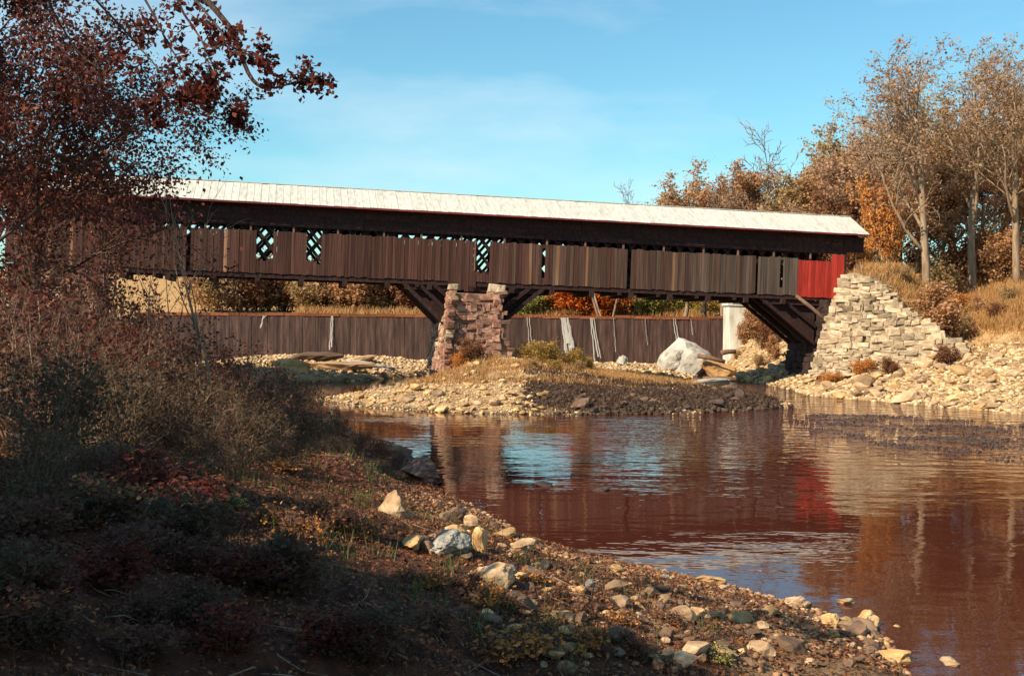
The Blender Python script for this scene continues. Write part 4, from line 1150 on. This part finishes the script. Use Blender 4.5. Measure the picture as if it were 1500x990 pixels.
# ------------------------------------------------------------------ rocks
RK = {k: variants(k, 6, False, 4) for k in ('rock', 'rock_gold', 'rock_brown', 'rock_wet', 'rock_white')}
for k in RK:
    for me in RK[k]:
        me.polygons.foreach_set('use_smooth', np.zeros(len(me.polygons), bool))
rr = random.Random(17)
def place_rock(name, px, py, wpx, hpx, kind, lab, cat='boulder', grp=None, Y=None, seed=None, dep=1.0, rz=None):
    """set a rock on the ground where the pixel ray meets the terrain"""
    d = ray(px, py)
    if Y is None:
        ts = np.linspace(7, 140, 1400)
        zz = CAMZ + d.z * ts
        hh = np.maximum(height(d.x * ts, ts), 0)
        k = np.argmax(zz < hh); Y = ts[k] if zz[k] < hh[k] else 100
    x = d.x * Y; wd = wpx / F * Y; ht = hpx / F * Y
    o = link(name, RK[kind][(seed if seed is not None else rr.randint(0, 5)) % 6], None)
    o.location = (x, Y, max(h1(x, Y), -.05) + ht * .30)
    o.scale = (wd * 1.12, wd * dep, ht * 1.25)
    o.rotation_euler = (rr.uniform(-.15, .15), rr.uniform(-.15, .15), rr.uniform(0, 6.28) if rz is None else rz)
    tag(o, lab, cat, grp)
    return o
for a in [
 ('boulder', 577, 760, 52, 46, 'rock', 'pointed tan boulder standing alone on the near bank by the water'),
 ('boulder', 656, 808, 62, 36, 'rock_white', 'largest whitish boulder in the middle of the near shore stones'),
 ('boulder', 704, 804, 28, 36, 'rock_gold', 'upright golden stone right of the whitish boulder'),
 ('boulder', 725, 858, 58, 38, 'rock', 'grey tan boulder below the upright golden stone'),
 ('boulder', 747, 842, 16, 22, 'rock_white', 'small white stone leaning on the grey tan boulder'),
 ('boulder', 605, 803, 40, 18, 'rock_gold', 'flat tan stone left of the whitish boulder'),
 ('boulder', 742, 788, 38, 20, 'rock_gold', 'rounded golden stone at the near waterline'),
 ('boulder', 665, 765, 40, 30, 'rock_brown', 'brown boulder behind the whitish boulder'),
 ('boulder', 690, 772, 30, 22, 'rock', 'tan stone behind the upright golden stone'),
 ('boulder', 765, 808, 44, 22, 'rock', 'broad tan stone right of the upright golden stone'),
 ('boulder', 620, 705, 70, 40, 'rock_wet', 'large dark boulder in the water edge at the left of the pier reflection'),
 ('boulder', 150, 690, 80, 48, 'rock_brown', 'grey brown boulder in the brush at lower left'),
 ('boulder', 865, 862, 18, 16, 'rock_white', 'small bright white stone in the middle of the near gravel'),
 ('boulder', 975, 848, 16, 10, 'rock_white', 'small white stone at the edge of the near gravel by the water'),
 ('boulder', 1018, 906, 30, 16, 'rock_gold', 'low golden stone in the lower gravel row'),
 ('boulder', 1048, 906, 26, 14, 'rock', 'low tan stone next to the low golden stone'),
 ('boulder', 1215, 916, 26, 22, 'rock_gold', 'round golden stone in the shallows at lower right'),
 ('boulder', 1268, 915, 36, 28, 'rock_gold', 'largest golden stone in the shallows at lower right'),
 ('boulder', 1242, 922, 28, 16, 'rock', 'tan stone between the two golden stones at lower right'),
 ('boulder', 1222, 936, 20, 14, 'rock_gold', 'small golden stone in front of the round golden one'),
 ('boulder', 1258, 928, 18, 12, 'rock', 'small tan stone under the largest golden stone'),
 ('boulder', 1240, 882, 26, 14, 'rock', 'tan stone in the water behind the golden stones'),
 ('boulder', 1314, 918, 9, 8, 'rock_gold', 'single small stone alone in the water at lower right'),
 ('boulder', 1310, 966, 52, 18, 'rock_gold', 'flat yellowish stone at the bottom edge at lower right'),
 ('boulder', 1060, 962, 40, 16, 'rock_gold', 'flat yellowish stone at the bottom edge right of middle'),
 ('boulder', 1390, 970, 40, 12, 'rock', 'flat stone awash at the bottom right corner'),
 ('boulder', 1040, 855, 44, 16, 'rock_gold', 'long low golden stone at the water edge of the gravel'),
 ('boulder', 232, 713, 20, 14, 'rock', 'small pale stone in the leaf litter at lower left'),
 ('boulder', 76, 680, 16, 18, 'rock_gold', 'small pale yellow stone at the left edge of the brush'),
 ('boulder', 1130, 900, 30, 16, 'rock_gold', 'golden stone in the right stretch of the near gravel'),
 ('boulder', 1165, 885, 28, 14, 'rock', 'tan stone at the right tip of the near gravel'),
 ('boulder', 905, 840, 24, 16, 'rock_gold', 'golden stone near the water left of the small white stones'),
 ('water_rock', 797, 711, 34, 8, 'rock_wet', 'low dark rock awash in the river, left of a pair'),
 ('water_rock', 882, 718, 27, 9, 'rock_wet', 'low dark rock awash in the river, right of a pair'),
]:
    place_rock(a[0], a[1], a[2], a[3], a[4], a[5], a[6])
# white ledge and slabs at the foot of the dam
for a in [
 ('ledge_rock', 1012, 552, 98, 54, 'rock_white', 'big white peaked rock in front of the right end of the dam', 134, 1, .9),
 ('ledge_rock', 985, 556, 46, 36, 'rock_white', 'lower left shoulder of white rock before the dam', 132, 3, .8),
 ('ledge_rock', 1052, 548, 50, 30, 'rock_gold', 'tan rock leaning on the right of the big white rock', 130, 2, .8),
 ('ledge_rock', 912, 543, 16, 16, 'rock_white', 'small white rock left of the big white peak', 134, 4, .8),
 ('slab_rock', 1025, 570, 96, 12, 'rock_white', 'flat white slab at the back waterline of the gravel bar', 103, 0, .35),
 ('slab_rock', 545, 548, 70, 14, 'rock_white', 'flat pale ledge at the water left of the pier', 123, 5, .5),
 ('slab_rock', 500, 556, 90, 16, 'rock', 'long tan ledge on the left shore in front of the dam', 118, 2, .4),
 ('slab_rock', 460, 540, 80, 18, 'rock_brown', 'brown ledge behind the long tan ledge at left', 124, 1, .5),
 ('slab_rock', 525, 534, 60, 10, 'rock', 'thin tan ledge in the middle of the left shelf', 130, 3, .5),
 ('slab_rock', 430, 560, 56, 18, 'rock_gold', 'golden ledge at the left end of the shelf', 114, 4, .6),
]:
    place_rock(a[0], a[1], a[2], a[3], a[4], a[5], a[6], 'rock', None, a[7], a[8], a[9], .2)
for o in bpy.data.objects:
    if o.name.startswith('ledge_rock') and o['label'].startswith('big white'): o.rotation_euler = (.25, -.35, 1.2)
# driftwood by the white rock
for (p0, p1, r_, lab) in [((1022, 521, 129), (1062, 530, 128), .28, 'upper weathered drift log on the tan rocks by the white peak'), ((1030, 556, 108), (1079, 556, 107), .30, 'lower dark drift log behind the gravel bar'), ((1056, 517, 130), (1078, 515, 130), .3, 'short drift log end beside the white pillar foot')]:
    b = MB(); q0, q1 = P(*p0), P(*p1); b.tube([q0, q0.lerp(q1, .5) + Vector((0, 0, .08)), q1], [r_, r_ * .9, r_ * .8], 8)
    tag(b.build('drift_log', M['timber_pale'], None, True), lab, 'log', 'drift logs')
# rubble and cobbles as individuals
def scatter(n, region, kinds, szr, name, lab, grp, cat, accept, seed, flat=.65):
    r = random.Random(seed); c = 0; tries = 0
    while c < n and tries < n * 60:
        tries += 1
        px = r.uniform(region[0], region[1]); py = r.uniform(region[2], region[3])
        d = ray(px, py)
        ts = np.linspace(9, 125, 700); zz = CAMZ + d.z * ts; hh = height(d.x * ts, ts)
        k = int(np.argmax(zz < hh))
        if not zz[k] < hh[k]: continue
        Y = ts[k]; x = d.x * Y; z = hh[k]
        if not accept(x, Y, z, px, py): continue
        s_ = r.uniform(*szr) * (1 + (r.random() < .12) * .8)
        kd = r.choice(kinds)
        o = link(name, RKL[kd][r.randint(0, 5)], None)
        o.location = (x, Y, z + s_ * flat * .22); o.scale = (s_ * r.uniform(.8, 1.4), s_ * r.uniform(.8, 1.2), s_ * flat * r.uniform(.7, 1.2))
        o.rotation_euler = (r.uniform(-.3, .3), r.uniform(-.3, .3), r.uniform(0, 6.28))
        tag(o, lab, cat, grp); c += 1
RKL = {}
for k in ('rock', 'rock_gold', 'rock_brown', 'rock_wet', 'rock_white'): RKL[k] = variants(k, 6, False, 2)
inright = lambda x, Y, z, px, py: Y > 80 and sdf(np.array([x]), np.array([Y]), RIGHT)[0] > -.3 and z < 5.5
scatter(150, (1180, 1500, 520, 602), ['rock', 'rock', 'rock_gold', 'rock'], (.45, 1.25), 'rubble_stone', 'pale rubble stone on the shore below the right abutment', 'rubble below the right abutment', 'stone', inright, 1)
inbar = lambda x, Y, z, px, py: sdf(np.array([x]), np.array([Y]), BAR)[0] > -.2 and z > -.05 and Y < 118
scatter(150, (465, 800, 528, 607), ['rock', 'rock_gold', 'rock_gold', 'rock'], (.3, .7), 'bar_stone', 'pale sunlit stone on the gravel mound around the pier', 'stones on the gravel mound', 'stone', inbar, 2)
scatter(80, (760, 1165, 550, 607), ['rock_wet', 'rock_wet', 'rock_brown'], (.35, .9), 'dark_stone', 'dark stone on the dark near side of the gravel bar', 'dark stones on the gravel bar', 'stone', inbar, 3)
innear = lambda x, Y, z, px, py: Y < 41 and z > -.12 and sdf(np.array([x]), np.array([Y]), NEAR)[0] < 8.5
scatter(220, (560, 1300, 760, 985), ['rock', 'rock_gold', 'rock_brown', 'rock_brown'], (.10, .33), 'shore_cobble', 'small tan cobble in the litter of the near shore', 'cobbles of the near shore', 'cobble', innear, 4)
scatter(40, (320, 420, 500, 600), ['rock', 'rock_gold', 'rock_brown'], (.5, 1.1), 'left_shore_stone', 'sunlit stone on the left shore beyond the thicket', 'stones on the far left shore', 'stone', lambda x, Y, z, px, py: Y > 60, 5)
scatter(36, (1060, 1150, 480, 560), ['rock', 'rock_gold'], (.7, 1.5), 'slope_stone', 'tan stone on the slope below the white pillar', 'stones below the white pillar', 'stone', lambda x, Y, z, px, py: Y > 100, 6)

# ------------------------------------------------------------------ ground stuff
def pebbles(name, X, Y, sz, mt, lab, cat, seed):
    rs = np.random.RandomState(seed)
    import bmesh
    bm = bmesh.new(); bmesh.ops.create_icosphere(bm, subdivisions=1, radius=.5)
    base = np.array([v_.co[:] for v_ in bm.verts]); fc = np.array([[v_.index for v_ in f.verts] for f in bm.faces]); bm.free()
    n = len(X); nv = len(base)
    vv = base[None] * rs.uniform(.7, 1.25, (n, nv, 1)) * np.stack([rs.uniform(.7, 1.4, n), rs.uniform(.7, 1.3, n), rs.uniform(.45, .85, n)], 1)[:, None, :]
    an = rs.uniform(0, 6.28, n); c, s_ = np.cos(an)[:, None], np.sin(an)[:, None]
    x = vv[..., 0] * c - vv[..., 1] * s_; y = vv[..., 0] * s_ + vv[..., 1] * c
    vv = np.stack([x, y, vv[..., 2]], -1) * sz[:, None, None]
    Z = height(X, Y)
    vv += np.stack([X, Y, Z + sz * .1], 1)[:, None, :]
    ff = (fc[None] + (np.arange(n) * nv)[:, None, None]).reshape(-1, 3)
    o = link(name, mesh(name, vv.reshape(-1, 3), ff, False, M[mt]))
    return tag(o, lab, cat, None, 'stuff')
rs = np.random.RandomState(77)
def sample(n, x0, x1, y0, y1, cond):
    X = rs.uniform(x0, x1, n); Y = rs.uniform(y0, y1, n)
    k = cond(X, Y); return X[k], Y[k]
X, Y = sample(30000, -16, 21, 74, 118, lambda X, Y: sdf(X, Y, BAR) > -.2)
zr, zg, zb = zones(X, Y, np.ones_like(X))
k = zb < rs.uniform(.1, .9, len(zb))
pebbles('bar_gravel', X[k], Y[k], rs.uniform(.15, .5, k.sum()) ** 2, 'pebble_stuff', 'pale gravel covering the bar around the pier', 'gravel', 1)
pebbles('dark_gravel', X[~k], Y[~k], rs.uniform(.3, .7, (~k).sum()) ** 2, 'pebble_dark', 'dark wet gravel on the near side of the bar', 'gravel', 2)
X, Y = sample(16000, 22, 48, 76, 103, lambda X, Y: (sdf(X, Y, RIGHT) > -.3) & (sdf(X, Y, RIGHT) < 12))
pebbles('shore_gravel', X, Y, rs.uniform(.25, .75, len(X)) ** 2, 'pebble_stuff', 'pale gravel on the right shore', 'gravel', 3)
X, Y = sample(34000, -8, 10, 12, 40, lambda X, Y: (sdf(X, Y, NEAR) > -.6) & (sdf(X, Y, NEAR) < rs.uniform(.5, 5.0 + 4 * np.clip((X + 3) / 4, 0, 1), len(X))) & (fbm(X * .5, Y * .5, 2) > -.12))
pebbles('near_gravel', X, Y, rs.uniform(.2, .46, len(X)) ** 2.2, 'pebble_near', 'small stones on the near shore', 'gravel', 4)
# fallen leaves on the near bank
X, Y = sample(700000, -24, 10, 8, 60, lambda X, Y: (sdf(X, Y, NEAR) > .2) & (np.abs(X) < Y * .5 + 2) & (fbm(X * .7, Y * .7, 3) > rs.uniform(-.5, .22, len(X))) & (rs.uniform(0, 1, len(X)) < np.interp(Y, [12, 24, 60], [1, .6, .2])))
Z = height(X, Y) + rs.uniform(.01, .07, len(X))
V_, F_ = quads(np.stack([X, Y, Z], 1), np.interp(Y, [9, 20, 40], [.055, .09, .13]) * rs.uniform(.6, 1.4, len(X)), rs, .35, .7)
tag(link('fallen_leaves', mesh('fallen_leaves', V_, F_, False, M['leaf_fallen'])), 'brown and orange fallen leaves on the near bank', 'leaves', None, 'stuff')
# grass blades
def blades(name, X, Y, hmin, hmax, wd, mt, lab, per, seed, spread=.12):
    r = np.random.RandomState(seed)
    X = np.repeat(X, per) + r.normal(0, spread, len(X) * per); Y = np.repeat(Y, per) + r.normal(0, spread, len(Y) * per)
    Z = height(X, Y) - .02; n = len(X)
    hh = r.uniform(hmin, hmax, n); an = r.uniform(0, 6.28, n); ln = r.normal(0, .35, (n, 2)) * hh[:, None]
    dx, dy = np.cos(an) * wd / 2, np.sin(an) * wd / 2
    v0 = np.stack([X - dx, Y - dy, Z], 1); v1 = np.stack([X + dx, Y + dy, Z], 1); v2 = np.stack([X + ln[:, 0], Y + ln[:, 1], Z + hh], 1)
    tag(link(name, mesh(name, np.stack([v0, v1, v2], 1).reshape(-1, 3), np.arange(n * 3).reshape(n, 3), False, M[mt])), lab, 'grass', None, 'stuff')
X, Y = sample(22000, 24, 60, 88, 135, lambda X, Y: sdf(X, Y, RIGHT) > rs.uniform(9, 14, len(X)))
kk = fbm(X * .25 + 7, Y * .25, 3) > rs.uniform(-.25, .1, len(X)); X, Y = X[kk], Y[kk]
X2, Y2 = sample(9000, 26, 48, 94, 116, lambda X, Y: height(X, Y) > 5.5)
X = np.concatenate([X, X2]); Y = np.concatenate([Y, Y2])
blades('dry_grass', X, Y, .3, .9, .09, 'grass_dry', 'tall dry tan grass on the right bank slope', 4, 1, .3)
X, Y = sample(2600, -22, 4, 14, 60, lambda X, Y: (sdf(X, Y, NEAR) > 1.5) & (fbm(X * .4 + 9, Y * .4, 3) > .03))
blades('bank_grass', X, Y, .12, .5, .02, 'grass_green', 'tufts of thin green and brown grass on the near bank', 9, 2, .12)
X, Y = sample(9000, -35, 32, 184, 215, lambda X, Y: X > -60)
blades('far_grass', X, Y, .5, 1.6, .2, 'grass_dry', 'tall pale grass on the far shore beyond the dam', 3, 3, .4)

X, Y = sample(5200, -14, 6, 8, 34, lambda X, Y: (sdf(X, Y, NEAR) > 2.5) & (np.abs(X) < Y * .5 + 2) & (fbm(X * .8 + 2, Y * .8, 3) > -.02))
blades('bank_weeds', X, Y, .05, .26, .014, 'weed_dark', 'dead brown weeds over the shaded near bank', 14, 8, .10)
# twigs lying on the bank
b = MB(); rq = random.Random(44)
for q in range(420):
    yy = rq.uniform(9, 36); xx = rq.uniform(-.5 * yy - 1, .25 * yy)
    if float(sdf(np.array([xx]), np.array([yy]), NEAR)[0]) < 1.0: continue
    an = rq.uniform(0, 6.28); ln = rq.uniform(.2, .9); pts = []
    for f in (0, .5, 1):
        x_ = xx + math.cos(an) * ln * f + rq.uniform(-.03, .03); y_ = yy + math.sin(an) * ln * f + rq.uniform(-.03, .03)
        pts.append(Vector((x_, y_, h1(x_, y_) + .03 + rq.uniform(0, .05))))
    b.tube(pts, [.011, .009, .004], 4)
tag(b.build('fallen_twigs', M['bark_brown'], None, True), 'thin fallen twigs scattered over the near bank', 'twigs', None, 'stuff')
X, Y = sample(14000, -38, 27, 100, 150, lambda X, Y: ((sdf(X, Y, SHELF) > -.2) | ((sdf(X, Y, BAR) > -.2) & (Y > 112))))
pebbles('shelf_gravel', X, Y, rs.uniform(.25, .8, len(X)) ** 2, 'pebble_stuff', 'pale loose stones on the ledges at the foot of the dam', 'gravel', 9)
X, Y = sample(5000, 22, 34, 96, 150, lambda X, Y: (sdf(X, Y, RIGHT) > -.2) & (sdf(X, Y, RIGHT) < 9) & (Y > 103))
pebbles('under_bridge_gravel', X, Y, rs.uniform(.25, .8, len(X)) ** 2, 'pebble_stuff', 'loose stones on the right bank under the bridge', 'gravel', 10)
X, Y = sample(26000, 14, 46, 46, 88, lambda X, Y: (sdf(X, Y, SHOAL) > -1) & (height(X, Y) > -.07) & (sdf(X, Y, RIGHT) < 0))
pebbles('shoal_gravel', X, Y, rs.uniform(.2, .48, len(X)) ** 2.2, 'pebble_shoal', 'dark wet gravel just breaking the riffled shallows by the right shore', 'gravel', 12)
X, Y = sample(9000, -8, 16, 88, 116, lambda X, Y: (sdf(X, Y, BAR) > 3) & (fbm(X * .3 + 4, Y * .3, 3) > -.02))
blades('bar_grass', X, Y, .15, .55, .07, 'grass_dry', 'dry golden grass on the gravel mound', 4, 6, .2)
X, Y = sample(5000, 1, 20, 76, 98, lambda X, Y: (sdf(X, Y, BAR) > .6))
blades('bar_weeds', X, Y, .1, .4, .08, 'weed_dark', 'dark dead weeds on the near side of the gravel bar', 5, 7, .2)
X, Y = sample(3000, -40, 30, 149.9, 150.7, lambda X, Y: X < 27)
# ------------------------------------------------------------------ tell small sets of look-alikes apart by their place
from collections import defaultdict
sets = defaultdict(list)
for o in bpy.data.objects:
    if o.parent is None and 'label' in o and 'category' in o: sets[o['label']].append(o)
for lab, os_ in sets.items():
    if 2 <= len(os_) <= 14:
        os_.sort(key=lambda o: o.location.x / max(o.location.y, 1))
        n = len(os_)
        words = {2: ['left one', 'right one'], 3: ['leftmost', 'middle one', 'rightmost']}.get(n) or ['leftmost', 'second from left', 'third from left', 'fourth from left', 'fifth from left', 'sixth from left', 'seventh from left', 'eighth from left', 'ninth from left', 'tenth from left', 'eleventh from left', 'twelfth from left', 'thirteenth from left'][:n - 1] + ['rightmost']
        for o, w_ in zip(os_, words): o['label'] = lab + ', ' + w_
